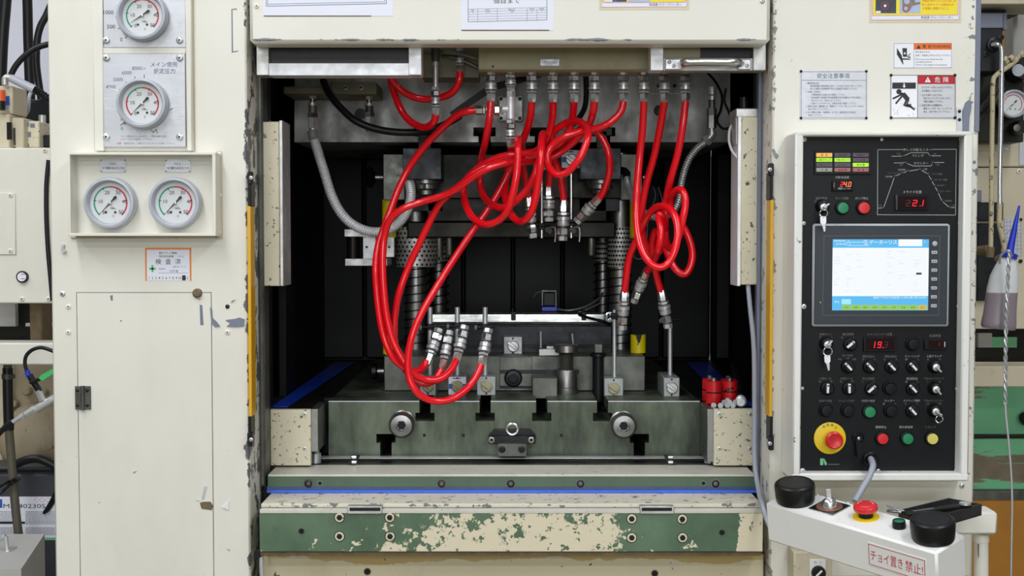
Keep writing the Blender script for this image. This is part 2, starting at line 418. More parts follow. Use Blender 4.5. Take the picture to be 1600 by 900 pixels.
# ------------------------------------------------------------------ small fittings
FRONT = (0, -1, 0)
def screw(px, py, y, r, parent, m='zinc', name='screw', hexs=False, h=.55):
    k = r * S(y); c = P(px, py, y); g = G()
    g.lathe(c, FRONT, [(k, 0), (k, k * h * .5), (k * .8, k * h * .85), (k * .45, k * h)], 14)
    g.mat(1).lathe(c + V3((0, -k * h, 0)), FRONT, [(k * .32, -.0002), (k * .32, .0002)], 6)
    return O(name, g, [M[m], M['blackm']], parent)
def sbolt(px, py, y, r, parent, m='dark', name='socket_bolt', rim=None, h=.35):
    """round head with a hexagon socket sunk into it"""
    k = r * S(y); c = P(px, py, y); g = G()
    g.lathe(c, FRONT, [(k, 0), (k, k * h * .8), (k * .9, k * h), (k * .56, k * h), (k * .52, k * h * .1)], 18)
    g.mat(1).lathe(c, FRONT, [(k * .53, k * h * .05), (k * .5, k * h * .12)], 6)
    if rim: g.mat(2).lathe(c, FRONT, [(k * 1.25, -.0005), (k * 1.25, .0008), (k, .0008)], 20)
    return O(name, g, [M[m], M['black']] + ([M[rim]] if rim else []), parent)
def hole(px, py, y, r, parent, rim='steel', name='bolt_hole'):
    k = r * S(y); c = P(px, py, y); g = G()
    g.lathe(c, FRONT, [(k * 1.25, -.001), (k * 1.25, .0012), (k, .0012), (k * .92, -.0005)], 18, cap1=False)
    g.mat(1).lathe(c, FRONT, [(k, -.0008), (k, .0003)], 18)
    return O(name, g, [M[rim], M['black']], parent)
def plate(name, rect, y, m, parent, th=.0015, bev=.0005, **kw):
    return O(name, G().pb(*rect, y - th, y, bev), m, parent, **kw)
def letter(lines, y, m, parent, name='lettering'):
    """lines of flat print: (text, px, py, em) plus optional align / width"""
    g = G()
    for l in lines:
        t, px, py, em = l[:4]; k = l[4] if len(l) > 4 else {}
        g.text(t, px, py, em, y, **k)
    return O(name, g, m, parent, flat=True)

def coupler(a, b, r, parent, m=('zinc', 'chrome', 'zinc'), style=0):
    """quick coupling along a-b: nuts, ribbed sleeve, ferrule"""
    a, b = V3(a), V3(b); d = b - a; L = d.length; d.normalize()
    at = lambda t: a + d * (L * t)
    g = G().lathe(at(.36), d, [(r * .98, 0), (r * 1.05, L * .03), (r * 1.05, L * .11), (r * .86, L * .115), (r * .86, L * .145), (r * 1.14, L * .15), (r * 1.14, L * .225), (r * .8, L * .24)], 18)
    body = O('quick_coupler', g, M[m[0]], parent)
    O('neck', G().cyl(at(.01), at(.98), r * .60, seg=14), M['die'], body)
    O('hex_nut', G().cyl(at(.0), at(.105), r * .84, seg=6), M[m[0]], body)
    O('hex_nut', G().lathe(at(.135), d, [(r * .84, 0), (r * 1.0, L * .02), (r * 1.0, L * .16), (r * .84, L * .18)], 6, ph=.5), M[m[1]], body)
    O('collar', G().cyl(at(.635), at(.695), r * .97, seg=6, ph=.3), M[m[2]], body)
    O('ferrule', G().lathe(at(.725), d, [(r * .86, 0), (r * .86, L * .15), (r * .68, L * .275)], 6, ph=.2), M[m[1]], body)
    return body

def gauge(px, py, r, y, label, arcs, val, group=None, rim=True, small=False):
    """dial pressure gauge, 270 degree scale 0-50, arcs = [(from, to, material)]"""
    t = T('pressure_gauge', label, 'gauge', group)
    R = r * S(y); c = P(px, py, y); q = lambda h: c + V3((0, -h, 0))
    O('bezel', G().lathe(c, FRONT, [(R * .96, 0), (R, R * .1), (R, R * .42), (R * .96, R * .52), (R * .88, R * .54), (R * .83, R * .46), (R * .80, R * .28)], 40, cap1=False), M['bezel'], t)
    d = O('dial', G().lathe(c, FRONT, [(R * .82, 0), (R * .82, R * .26)], 40), M['dial'], t)
    yy = y - R * .265; ang = lambda v: math.radians(225 - 270 * v / 50)
    g = G()
    ms = [M['tealp'], M['crim'], M['ink']]
    ra, rb = R * .60, R * .66
    for v0, v1, k in arcs:
        g.mat(k).disc((c.x, yy, c.z), rb, 22, ra, ang(v1), ang(v0))
    g.mat(2)
    for v in (0, 10, 20, 30, 40, 50):
        a = ang(v); e = V3((math.cos(a), 0, math.sin(a))); n = V3((-e.z, 0, e.x)) * R * .012
        p = V3((c.x, yy - .0003, c.z))
        g.poly([p + e * rb - n, p + e * rb + n, p + e * R * .55 + n, p + e * R * .55 - n])
    for dx in (-.18, .18): g.disc((c.x + dx * R, yy - .0002, c.z - .36 * R), R * .05, 10)
    O('scale', g, ms, d, flat=True)
    if not small:
        k = r
        pos = lambda v, f: (px + math.cos(ang(v)) * k * f, py - math.sin(ang(v)) * k * f)
        L = [(str(v), *pos(v, .47 if v else .50), r * .20) for v in (0, 10, 20, 30, 40, 50)]
        L.append(('MPa', px + r * .02, py + r * .20, r * .12))
        L.append(('C', px + r * .03, py + r * .50, r * .12))
        letter(L, yy - .0003, M['ink'], d)
    a = ang(val); e = V3((math.cos(a), 0, math.sin(a))); n = V3((-e.z, 0, e.x)); p = V3((c.x, yy - R * .06, c.z))
    g = G().poly([p + e * R * .62, p + n * R * .03, p - e * R * .05 + n * R * .03, p - e * R * .05 - n * R * .03, p - n * R * .03])
    g.poly([p + n * R * .025, p - e * R * .16 + n * R * .03, p - e * R * .30 + n * R * .06, p - e * R * .36 + n * R * .02, p - e * R * .36 - n * R * .02, p - e * R * .30 - n * R * .06, p - e * R * .16 - n * R * .03, p - n * R * .025])
    nd = O('needle', g, M['ink'], t)
    O('needle_hub', G().lathe(q(R * .27), FRONT, [(R * .055, 0), (R * .055, R * .09), (R * .03, R * .1)], 14), M['zinc'], nd)
    O('glass', G().lathe(q(R * .43), FRONT, [(R * .83, 0), (R * .83, R * .01)], 40), M['glass'], t)
    return t

# ------------------------------------------------------------------ setting
O('floor', G().box(-9, 9, -10, 8, -.06, 0), M['floor'], kind='structure')
O('wall_back', G().box(-9, 9, 4.0, 4.15, 0, 6), M['wallp'], kind='structure')
O('wall_left', G().box(-1.9, -1.05, 1.72, 1.80, 0, 4.2), M['wallp'], kind='structure')

# ------------------------------------------------------------------ press frame
lc = T('press_column', 'cream enamelled left press column carrying four gauges and a hinged door', 'machine column')
x0, x1 = P(80, 450, YC).x, XL
O('column_body', G().box(x0, x1, YC, .06, 0, 3.2, .004), M['cream_l'], lc)
O('column_rear', G().box(x0, XL - .09, .06, 1.25, 0, 3.2), M['cream'], lc)
seam = O('door_seam', G().pb(127.6, 456.6, 336.2, 1700, YC - .0006, YC + .01, .0002), M['dark'], lc)
door = O('access_door', G().pb(128.4, 457.6, 335.2, 1698, YC - .0016, YC + .008, .0004), M['cream_l'], lc)
hg = O('hinge', G().pb(117, 603.5, 128.5, 640, YC - .005, YC, .001).pb(130, 603.5, 141.5, 640, YC - .005, YC, .001).cyl(P(129.2, 603, YC - .006), P(129.2, 640.5, YC - .006), .0042), M['die'], door)
for sx, sy in ((121, 610), (136.5, 610), (121, 633.5), (136.5, 633.5)): screw(sx, sy, YC - .005, 2.6, hg, 'dark')
O('magnet_catch', G().lathe(P(309, 458, YC), FRONT, [(.0098, 0), (.0098, .006), (.006, .010)], 18), M['brown'], door)
lk = O('latch_recess', G().pprism([(312, 786), (318, 784), (329, 784), (333, 791), (331, 797), (315, 795)], YC - .0024, YC), M['brown'], door)
O('worn_metal', G().pprism([(319, 760), (324, 760), (319, 780), (315, 780)], YC - .0022, YC).pprism([(306, 781), (316, 783), (306, 783)], YC - .0022, YC), M['zinc'], door)
g = G()
for q in ([(312, 476), (316, 477), (318, 508), (313, 508)], [(328, 480), (331, 482), (332, 497), (338, 502), (344, 510), (336, 511), (330, 505)], [(352, 500), (368, 498), (374, 496), (382, 499), (381, 510), (368, 511), (354, 510), (360, 505)], [(362, 470), (368, 468), (361, 473)], [(172, 462), (176, 461), (176, 470), (173, 469)], [(187, 501), (190, 500), (190, 503)], [(208, 738), (214, 736), (209, 740)]):
    g.pprism(q, YC - .0021, YC - .0005)
O('paint_scuff', g, M['bgrey'], lc)
O('latch_plate', G().pprism([(347, 793), (358, 783), (357, 797)], YC - .002, YC), M['alu'], lc)
for sx, sy, r, m in ((98, 459, 4.2, 'zinc'), (107, 479, 4, 'cream'), (107, 519, 4, 'cream'), (355.5, 479, 3.4, 'dark'), (355.5, 519, 4, 'cream')):
    screw(sx, sy, YC, r, lc, m)
O('cable_clip', G().pprism([(96, 382), (100, 382), (99, 388), (103, 392), (99, 396), (95, 393)], YC - .006, YC), M['zinc'], lc)
g = G()
g.pprism([(361.5, 14), (370, 13), (370, 14.5), (363, 15), (364, 80), (372, 79), (372, 80), (362, 82)], YC - .0008, YC)
O('bracket_scratch', g, M['bgrey'], lc)

rc = T('press_column', 'cream enamelled right press column with warning plates above a control panel', 'machine column')
O('column_body', G().box(XR, P(1526, 450, YC).x, YC, .06, 0, 3.2, .004), M['cream_r'], rc)
O('column_rear', G().box(XR + .09, P(1526, 450, YC).x, .06, 1.25, 0, 3.2), M['cream'], rc)
O('edge_strip', G().pb(1524, -60, 1532.5, 206, YC - .0012, YC + .3, .001), M['bgrey'], rc)
O('hose_bracket', G().pprism([(1495, 168), (1503, 168), (1504, 206), (1495, 206)], YC - .003, YC), M['zinc'], rc)
screw(1499, 174, YC - .003, 2.6, rc, 'dark'); screw(1499, 187, YC - .003, 2.6, rc, 'dark')
O('blade_bracket', G().pprism([(1503.5, 206), (1505, 172), (1509, 160), (1514, 156), (1518, 158), (1518, 168), (1515, 184), (1514, 206)], YC - .004, YC), M['bgrey'], rc)

fc = T('upper_guard_panel', 'wide cream panel across the top of the press opening, with papers on it', 'machine panel')
yf = -.17
O('panel_body', G().pb(388.5, -140, 1204.5, 68, yf, -.105, .008), M['cream_f'], fc)
screw(401, 9.5, yf, 3.8, fc, 'cream'); screw(1191, 2, yf, 3.8, fc, 'zinc')

lin = T('press_interior', 'black inner lining of the press opening, oily and unlit', 'machine lining')
yi = -.03
xl, xr = P(413, 450, yi).x, P(1187, 450, yi).x
zlo = P(800, 637, .05).z
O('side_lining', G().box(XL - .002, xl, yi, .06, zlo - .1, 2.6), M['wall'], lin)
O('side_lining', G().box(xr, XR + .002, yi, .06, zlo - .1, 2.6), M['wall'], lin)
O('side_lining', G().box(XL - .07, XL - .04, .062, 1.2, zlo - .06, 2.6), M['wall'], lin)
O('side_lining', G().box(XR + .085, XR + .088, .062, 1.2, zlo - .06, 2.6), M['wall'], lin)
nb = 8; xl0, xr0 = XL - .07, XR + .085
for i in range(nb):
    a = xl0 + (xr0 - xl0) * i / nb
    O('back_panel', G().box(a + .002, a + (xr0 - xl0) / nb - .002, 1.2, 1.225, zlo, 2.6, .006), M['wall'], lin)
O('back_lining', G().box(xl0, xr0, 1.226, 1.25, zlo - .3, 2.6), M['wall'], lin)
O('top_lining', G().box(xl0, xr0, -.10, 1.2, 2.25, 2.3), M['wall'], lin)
O('guide_rail', G().pb(434, 190, 447, 640, .30, .42, .002), M['wall'], lin)
O('guide_rail', G().pb(1120, 240, 1140, 560, .80, .92, .002), M['wall'], lin)
# grey channels that run down the inner edges of the columns
for a, b, nm in ((403, 412.5, 'grey guide channel down the left edge of the press opening'), (1187, 1193, 'grey guide channel down the right edge of the press opening')):
    O('guide_channel', G().pb(a, 112, b, 760, -.045, .01, .001).pb(a + 2.5 if a < 800 else a - 4, 112, b - 2 if a < 800 else b - 5, 760, -.052, -.04, .001), M['bgrey'] if a > 800 else M['die'], None, nm, 'rail')

# light curtains at the inner column edges
def curtain(px, y0, yy0, yy1, y1, side, label):
    t = T('light_curtain', label, 'safety sensor')
    d = 1 if side == 'L' else -1
    yb = YC - .001
    O('sensor_body', G().pb(px - 2.6, yy0, px + 2.6, yy1, yb - .012, yb + .03, .001), M['yelbar'], t)
    O('end_cap', G().pb(px - 2.2, y0 + 14, px + 2.2, yy0, yb - .012, yb + .03, .001), M['black'], t)
    O('end_cap', G().pb(px - 2.2, yy1, px + 2.2, y1 - 14, yb - .012, yb + .03, .001), M['black'], t)
    for a, b in ((y0, y0 + 20), (y1 - 22, y1)):
        br = O('bracket', G().pb(px - 4, a, px + 4, b, yb - .016, yb, .002), M['dark'], t)
        screw(px + 2.5 * d, (a + b) / 2, yb - .016, 3.2, br, 'zinc')
curtain(390, 268, 322, 651, 698, 'L', 'slim yellow safety light bar on the left column edge')
curtain(1205.5, 255, 312, 651, 704, 'R', 'slim yellow safety light bar on the right column edge')

# covers over the slide guides
g = T('guide_cover', 'narrow cream cover plate standing inside the left edge of the opening', 'cover')
O('cover_body', G().pb(409, 190, 437, 447, -.04, .05, .002), M['cream_c'], g)
O('cover_flange', G().pb(437, 188, 442, 447, -.045, .05, .001), M['alu_d'], g); screw(421, 189, -.0, 3, g, 'dark')
g = T('guide_cover', 'narrow cream cover plate standing inside the right edge of the opening', 'cover')
O('cover_body', G().pb(1158, 182, 1187, 445, -.04, .05, .002), M['cream_c'], g)
O('cover_flange', G().pb(1152.5, 182, 1158, 447, -.036, .05, .001), M['alu'], g)
t = T('limit_switch', 'grey limit switch with a black gland above the right cover plate', 'switch')
O('switch_body', G().pb(1149, 171, 1156, 226, -.02, .06, .002).pb(1150, 169, 1185, 183, -.03, .05, .002), M['alu_d'], t)
O('gland', G().cyl(P(1162, 169, .0), P(1162, 160, .0), .009, seg=12).cyl(P(1162, 160, .0), P(1162, 152, .0), .0075, seg=12), M['rubber'], t)
O('terminal_block', G().pb(1155, 176, 1160, 224, -.028, 0, .001), M['bgrey'], t)
O('signal_cable', G().tube(PP([(1149, 190, .04), (1141, 200, .03), (1139, 218, .02), (1143, 234, 0), (1152, 246, -.02), (1158, 252, -.03)]), .0028, 8), M['white'], None, 'thin white cable looping beside the limit switch and right cover', 'cable')

# ------------------------------------------------------------------ guard frames under the fascia
t = T('guard_frame', 'white aluminium guard frame with a black insert under the panel, left half', 'guard')
O('end_post', G().pb(400.5, 72, 420, 117.5, -.10, -.05, .001), M['alu_d'], t)
O('bottom_rail', G().pb(420, 98.5, 639.5, 118, -.10, -.05, .001), M['alu'], t)
O('inner_post', G().pb(638.5, 68, 658.5, 117, -.103, -.05, .001), M['alu'], t)
O('insert', G().pb(420, 66, 638.5, 98.5, -.08, -.06), M['rubber_d'], t)
t = T('guard_frame', 'aluminium guard frame with a pull handle, right of the hose manifold', 'guard')
O('inner_post', G().pb(1016.5, 64, 1036.5, 110, -.10, -.05, .001), M['alu'], t)
O('bottom_rail', G().pb(1036.5, 91, 1178, 110.5, -.09, -.05, .001), M['alu_d'], t)
O('end_post', G().pb(1177, 66, 1197, 110, -.10, -.05, .001), M['alu_d'], t)
O('insert', G().pb(1036.5, 60, 1094, 91, -.078, -.05), M['cream_o'], t)
O('insert', G().pb(1094, 60, 1177, 91, -.078, -.05), M['rubber_d'], t, 'black insert')
hd = O('pull_handle', G().tube(PP([(1066, 99.5, -.095), (1069, 98, -.118), (1078, 96.5, -.128), (1120, 96.5, -.128), (1146, 96.5, -.128), (1153, 98, -.118), (1156, 99.5, -.095)]), .0085, 12, 8), M['chrome'], t)
for a, b in ((1039, 1066), (1152, 1174)):
    pl = O('handle_foot', G().pb(a, 92, b, 109, -.096, -.09, .002), M['zinc'], hd)
    for sx, sy in (((1046, 97), (1053, 103)) if a < 1100 else ((1160, 99), (1167, 103))): screw(sx, sy, -.096, 3, pl, 'zinc')

# ------------------------------------------------------------------ hose manifold
t = T('hose_manifold', 'dirty olive manifold block from which the red hoses hang', 'manifold')
O('manifold_block', G().pb(747.5, 20, 1017, 109, 0, .12, .002), M['cream_o'], t)
O('back_plate', G().pb(659, 30, 748, 121, .10, .2), M['olive'], t)
np_ = plate('name_plate', (844, 92, 874, 103), 0, M['plate'], t)
letter([('スライドブロック', 859, 97.5, 3.8, dict(wpx=25))], -.0018, M['ink'], np_)
for sx in (753, 770, 1010): screw(sx, 60 if sx != 770 else 104, 0, 1.6, t, 'dark')

# ------------------------------------------------------------------ slide
t = T('press_slide', 'dark grey steel press slide with T slots hanging in the opening', 'press slide')
pol = [(460, 20), (1141, 20), (1141, 222)]
for cx in (944, 845, 757, 664):
    pol += [(cx + 9.5, 222), (cx + 9.5, 213), (cx + 17.5, 213), (cx + 17.5, 199), (cx - 17.5, 199), (cx - 17.5, 213), (cx - 9.5, 213), (cx - 9.5, 222)]
pol += [(460, 222)]
O('slide_plate', G().pprism(pol, .35, 1.0), M['slide'], t)
for hx, hy, r in ((563, 178, 9), (1030, 173, 9), (1029, 134, 3), (1054, 134, 3), (925, 190, 0)):
    if r: hole(hx, hy, .35, r, t, 'slide')
O('scribe_line', G().pb(1015, 145.6, 1064, 146.6, .3492, .35), M['cream_d'], t)
# ------------------------------------------------------------------ bed, bolster, front bars
zb = P(800, 627, .15).z
t = T('press_bed', 'oily dark steel bed deck beneath the bolster and its side pads', 'press bed')
zd = P(800, 637, .05).z
zfl = P(800, 727, .065).z - .003
O('bed_deck', G().box(XL - .04, P(513, 670, .15).x - .004, .255, 1.2, zfl, zd - .004), M['dark'], t)
O('bed_deck', G().box(P(1093.5, 670, .15).x + .004, XR + .085, .255, 1.2, zfl, zd - .004), M['dark'], t)
O('bed_floor', G().box(xl + .002, xr - .002, .066, 1.19, .4, zfl), M['die'], t)
rail = O('floor_rail', G().pb(440, 715.5, 1150, 717.2, .10, .13, .001), M['zinc'], t)
for a, b in ((487, 500), (1103, 1114)):
    O('lift_cylinder', G().cyl(P((a + b) / 2, 723, .09), P((a + b) / 2, 708, .09), .012).cyl(P((a + b) / 2, 712, .09), P((a + b) / 2, 640, .15), .008), M['zinc'], t)
for s_, nm in ((-1, 'cream chipped side pad with four screws at the left of the bolster'), (1, 'cream chipped side pad with four screws at the right of the bolster')):
    t = T('side_pad', nm, 'machine block')
    if s_ < 0: a, b, c_, d_ = 422.5, 485.5, 485.5, 497
    else: a, b, c_, d_ = 1115.5, 1176.5, 1105, 1115.5
    O('pad_block', G().pb(a, 639, b, 727, .045, .25, .001), M['die_d'], t)
    O('front_plate', G().pb(a, 640 if s_ < 0 else 639, b, 727.5, .03, .045, .001), M['cream_c'], t)
    O('steel_strip', G().pb(c_, 639, d_, 706 if s_ < 0 else 722, .04, .16, .001), M['steel'], t)
    for sx in ((430, 476) if s_ < 0 else (1124, 1172)):
        for sy in (647, 701): screw(sx, sy, .03, 3.6, t, 'cream_c' if sx == 430 else 'zinc', h=.2)

t = T('bolster_plate', 'greenish oiled steel bolster block with T slots under the die', 'bolster')
pol = [(513.5, 714), (513.5, 627)]
for cx in (664, 758, 846.5, 941.5):
    pol += [(cx - 8.7, 627), (cx - 8.7, 645), (cx - 15, 645), (cx - 15, 658), (cx + 15, 658), (cx + 15, 645), (cx + 8.7, 645), (cx + 8.7, 627)]
pol += [(1093.5, 627), (1093.5, 714)]
for cx in (999, 603):
    pol += [(cx + 9, 714), (cx + 9, 692), (cx + 15, 692), (cx + 15, 678), (cx - 15, 678), (cx - 15, 692), (cx - 9, 692), (cx - 9, 714)]
O('bolster_block', G().pprism(pol, .15, 1.19), M['bolster'], t)
q = [513.5]
for cx in (664, 758, 846.5, 941.5): q += [cx - 9, cx + 9]
q += [1093.5]
for a, b in zip(q[::2], q[1::2]): O('worn_edge_highlight', G().pb(a, 626.6, b, 627.8, .1494, .152), M['zinc'], t)  # edge highlight painted as thin bright strips along the worn top edge
for hx, hy in ((663, 680), (724, 680), (877, 680)): hole(hx, hy, .15, 2.6, t, 'bolster')
for kx, ky in ((630, 660), (972, 661)):
    k = O('lifting_boss', G().lathe(P(kx, ky, .15), FRONT, [(.030, 0), (.030, .010), (.022, .016), (.022, .022), (.0295, .03), (.0295, .046), (.024, .054), (.0125, .056), (.0115, .046)], 28), M['steel'], t)
    O('hex_socket', G().lathe(P(kx, ky, .15) + V3((0, -.046, 0)), FRONT, [(.0105, 0), (.0105, .004)], 6), M['black'], k)
t = T('bolster_clamp', 'small dark clamp block with an eye ring at the middle of the bolster', 'clamp')
cb = O('clamp_block', G().pb(778, 693.5, 823, 713.5, .085, .15, .001), M['die'], t)
for sx in (784.5, 815): sbolt(sx, 702, .085, 5.4, cb, 'dark')
O('clamp_bar', G().pb(764, 681, 836, 694, .10, .15, .002).pprism([(763, 693), (764, 682), (772, 673), (828, 673), (837, 682), (837, 693)], .115, .15), M['dark'], t)
for sx in (768, 830): sbolt(sx, 687.5, .10, 5.2, t, 'steel')
O('eye_ring', G().tube([P(800.5, 670.5, .105) + V3((math.cos(a) * .0125, 0, math.sin(a) * .0125)) for a in [i * math.pi / 10 for i in range(21)]], .0032, 8, smooth=False).cyl(P(800.5, 681, .105), P(800.5, 686, .11), .005), M['chrome'], t)
for px, s_ in ((553, 1), (1047, -1)):
    t = T('slot_sensor', 'small steel roller lever on the bed floor, %s end' % ('left' if s_ > 0 else 'right'), 'sensor')
    O('lever', G().pprism([(px - 10 * s_, 726), (px - 2 * s_, 711), (px + 10 * s_, 711), (px + 3 * s_, 726)], .06, .066), M['dark'], t)
    for yy in (714, 722): O('roller', G().cyl(P(px - 3, yy, .056), P(px + 4, yy, .056), .004), M['chrome'], t)

t = T('front_bar', 'long dark green bar with black socket bolts below the bolster', 'machine bar')
O('bar_body', G().pb(418, 742.2, 1180, 770, -.05, .064, .001), M['bargreen'], t)
a, b = P(420, 742, -.05), P(1178, 742, -.05); c, d = P(1172, 727, .065), P(421, 727, .065)
O('bar_top', G().box(P(419, 742, -.05).x, P(1179, 742, -.05).x, -.0505, .065, c.z - .004, c.z + .001, .0008), M['tread'], t)
for sx in (482, 690, 798, 907, 1118): sbolt(sx, 755.5, -.05, 6, t, 'dark', rim='die')
for sx in (500, 1099): hole(sx, 755, -.05, 3.2, t, 'steel')
O('blue_tape', G().pb(417, 766, 1184, 770, -.052, -.05), M['blue_l'], None, 'bright blue tape strip along the foot of the green bar', 'tape')
O('oil_film', G().pb(417, 760.5, 1184, 765.5, -.0508, -.05), M['smear'], t, 'bluish smear above the tape')

t = T('ledge', 'flaked cream step ledge running between green bar and big beam', 'machine ledge')
zl = P(800, 770.5, -.05).z; yt = -.16
O('ledge_top', G().box(P(408, 787, yt).x, P(1190, 787, yt).x, yt, -.05, zl - .05, zl, .001), M['ledge'], t)
O('groove_or_shade_strip', G().box(P(406, 790, yt).x, P(1191, 790, yt).x, yt - .006, yt + .002, zl - .05, P(800, 792.5, yt).z), M['die'], t)  # dark strip that paints the shadow line at the ledge drop
t = T('front_beam', 'heavy green beam with flaking cream paint across the press front', 'machine beam')
ybm = -.18
O('beam_body', G().pb(405.5, 798, 1192, 862, ybm, -.03, .001), M['beam'], t)
z1 = P(800, 797.5, ybm).z
def strip(a, b): return G().box(P(a, 797, ybm).x, P(b, 797, ybm).x, ybm - .001, -.16, z1 - .006, z1 + .002, .0008)
O('edge_strip', strip(406, 543), M['tread'], t); O('edge_strip', strip(597, 1000), M['tread'], t); O('edge_strip', strip(1053, 1191), M['tread'], t)
for a, b in ((543, 597), (1000, 1053)):
    r_ = O('latch_recess', G().pb(a, 791, b, 803, ybm - .004, -.165, .001), M['alu_d'], t)
    O('latch_bar', G().pb(a + 3, 793.5, b - 3, 798.5, ybm - .006, ybm - .003, .0005), M['dark'], r_)
for sx, sy in ((530.5, 808.5), (609, 808.5), (530.5, 838), (609.5, 838), (987, 810.5), (1066, 811), (987, 840), (1066.5, 840)):
    k = S(ybm); c = P(sx, sy, ybm)
    g = G().lathe(c, FRONT, [(8.4 * k, 0), (8.4 * k, .0006), (8.2 * k, .0007)], 24)
    g.mat(1).lathe(c, FRONT, [(7.2 * k, 0), (7.2 * k, .0014), (4.6 * k, .0016)], 24)
    g.mat(2).lathe(c, FRONT, [(4.8 * k, 0), (4.8 * k, .0021), (3.4 * k, .0022)], 6)
    O('socket_bolt', g, [M['black'], M['cream_c'], M['die_d']], t)
for sx, sy in ((471, 830), (1128, 832)): hole(sx, sy, ybm, 4.4, t, 'bargreen')
O('bottom_chamfer', G().pb(407, 862, 1190, 868.5, ybm + .006, -.05, .001), M['brown'], t)
t = T('front_apron', 'cream lower front panel with green scuffs under the flaking beam', 'machine panel')
O('panel_body', G().pb(409, 866, 1190, 1650, -.12, -.045, .001), M['lower'], t)
for sx, sy in ((574, 893), (1023, 896)): hole(sx, sy, -.12, 4.6, t, 'brown')
O('air_hose', G().tube(PP([(1169, 446, -.03), (1172, 480, -.045), (1178, 545, -.055), (1179, 640, -.06), (1179, 720, -.07), (1186, 770, -.12), (1191, 790, -.2), (1198, 812, -.22), (1207, 832, -.24)]), .0052, 10), M['cable'], None, 'pale grey cable running down the right edge of the opening', 'cable')
t = T('hook_bracket', 'small dark hook bracket at the lower left of the front beam', 'bracket')
O('hook_plate', G().pprism([(397, 862), (404, 858), (411, 862), (412, 868), (396, 877)], -.17, -.155), M['dark'], t)
O('hook_rod', G().tube(PP([(408, 862, -.165), (409, 885, -.165), (411, 930, -.165)]), .005), M['zinc'], t)
# blue films lying on the bed deck
def sheet(pts, z, m, label, yy=None):
    g = G(); top = [V3((x, y, z)) for x, y in pts]; n = len(top)
    g.add(top + [v - V3((0, 0, .0012)) for v in top], [list(range(n)), list(range(n, 2 * n))[::-1]] + [(i, (i + 1) % n, n + (i + 1) % n, n + i) for i in range(n)])
    return O('blue_sheet', g, m, None, label, 'film')
zs = zd - .0003
X = lambda px, y: P(px, 600, y).x
sheet([(X(424, .07), .07), (X(449, .07), .07), (X(555, 1.1), 1.1), (X(524, 1.1), 1.1)], zs, M['blue'], 'crumpled blue film lying on the left side of the bed')
sheet([(X(1178, .09), .09), (X(1152, .09), .09), (X(1125, .27), .27), (X(1072, 1.1), 1.1), (X(1104, 1.1), 1.1)], zs, M['blue'], 'crumpled blue film lying on the right side of the bed')

# ------------------------------------------------------------------ die set between slide and bolster
t = T('upper_die', 'dark steel upper die block hanging from the slide between the guide posts', 'die')
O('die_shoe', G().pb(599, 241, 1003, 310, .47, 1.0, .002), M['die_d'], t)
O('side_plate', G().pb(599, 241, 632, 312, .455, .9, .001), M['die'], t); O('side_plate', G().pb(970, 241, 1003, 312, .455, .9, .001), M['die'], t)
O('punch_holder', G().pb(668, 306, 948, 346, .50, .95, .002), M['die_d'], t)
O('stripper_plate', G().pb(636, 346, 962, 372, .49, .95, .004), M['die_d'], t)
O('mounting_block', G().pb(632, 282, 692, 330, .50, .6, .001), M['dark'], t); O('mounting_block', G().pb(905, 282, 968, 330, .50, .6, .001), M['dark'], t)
for px, a, b, r in ((686, 358, 402, 6.5), (702, 358, 399, 6), (924, 370, 400, 7.5)):
    O('stop_pin', G().lathe(P(px, a, .56), (0, 0, -1), [(r * S(.56), 0), (r * S(.56), (b - a - 2) * S(.56)), (r * .8 * S(.56), (b - a) * S(.56))], 16), M['steel'], t)
for px, s_ in ((599, -1), (1004, 1)):
    c = P(px, 277, .6); k = S(.6)
    st = O('eye_stub', G().cyl(c, c + V3((s_ * 22 * k, 0, 0)), 5.5 * k), M['steel'], t)
    O('stub_flange', G().lathe(c + V3((s_ * 12 * k, 0, 0)), (s_, 0, 0), [(6 * k, 0), (15 * k, 5 * k), (17 * k, 9 * k), (14 * k, 13 * k)], 20), M['dark'], st)
for px, nm in ((659.5, 'black hydraulic clamp hanging in the left slot of the slide'), (938.5, 'black hydraulic clamp hanging in the right slot of the slide')):
    t = T('hydraulic_clamp', nm, 'clamp'); d_ = px - 659.5; wd = 30 if d_ == 0 else 31.5
    O('clamp_body', G().pb(px - wd, 231.5, px + wd, 280, .34, .46, .001), M['dark'], t)
    O('slot_bolt', G().pb(px - 6, 205, px + 14 if d_ == 0 else px + 10, 232, .338, .40, .001).pb(px - 14, 200, px + 22 if d_ == 0 else px + 18, 212, .338, .40, .001), M['black'], t)
    k = S(.40); c = P(px + 6 if d_ == 0 else px, 281, .40)
    O('piston', G().lathe(c, (0, 0, -1), [(22 * k, 0), (22 * k, 6 * k), (20 * k, 8 * k), (20 * k, 14 * k), (13 * k, 17 * k), (13 * k, 23 * k)], 24), M['steel'], t)
    O('piston_slot', G().pb(px + 1, 287, px + 6, 295, .40 - 23 * k, .40, .0005), M['black'], t)

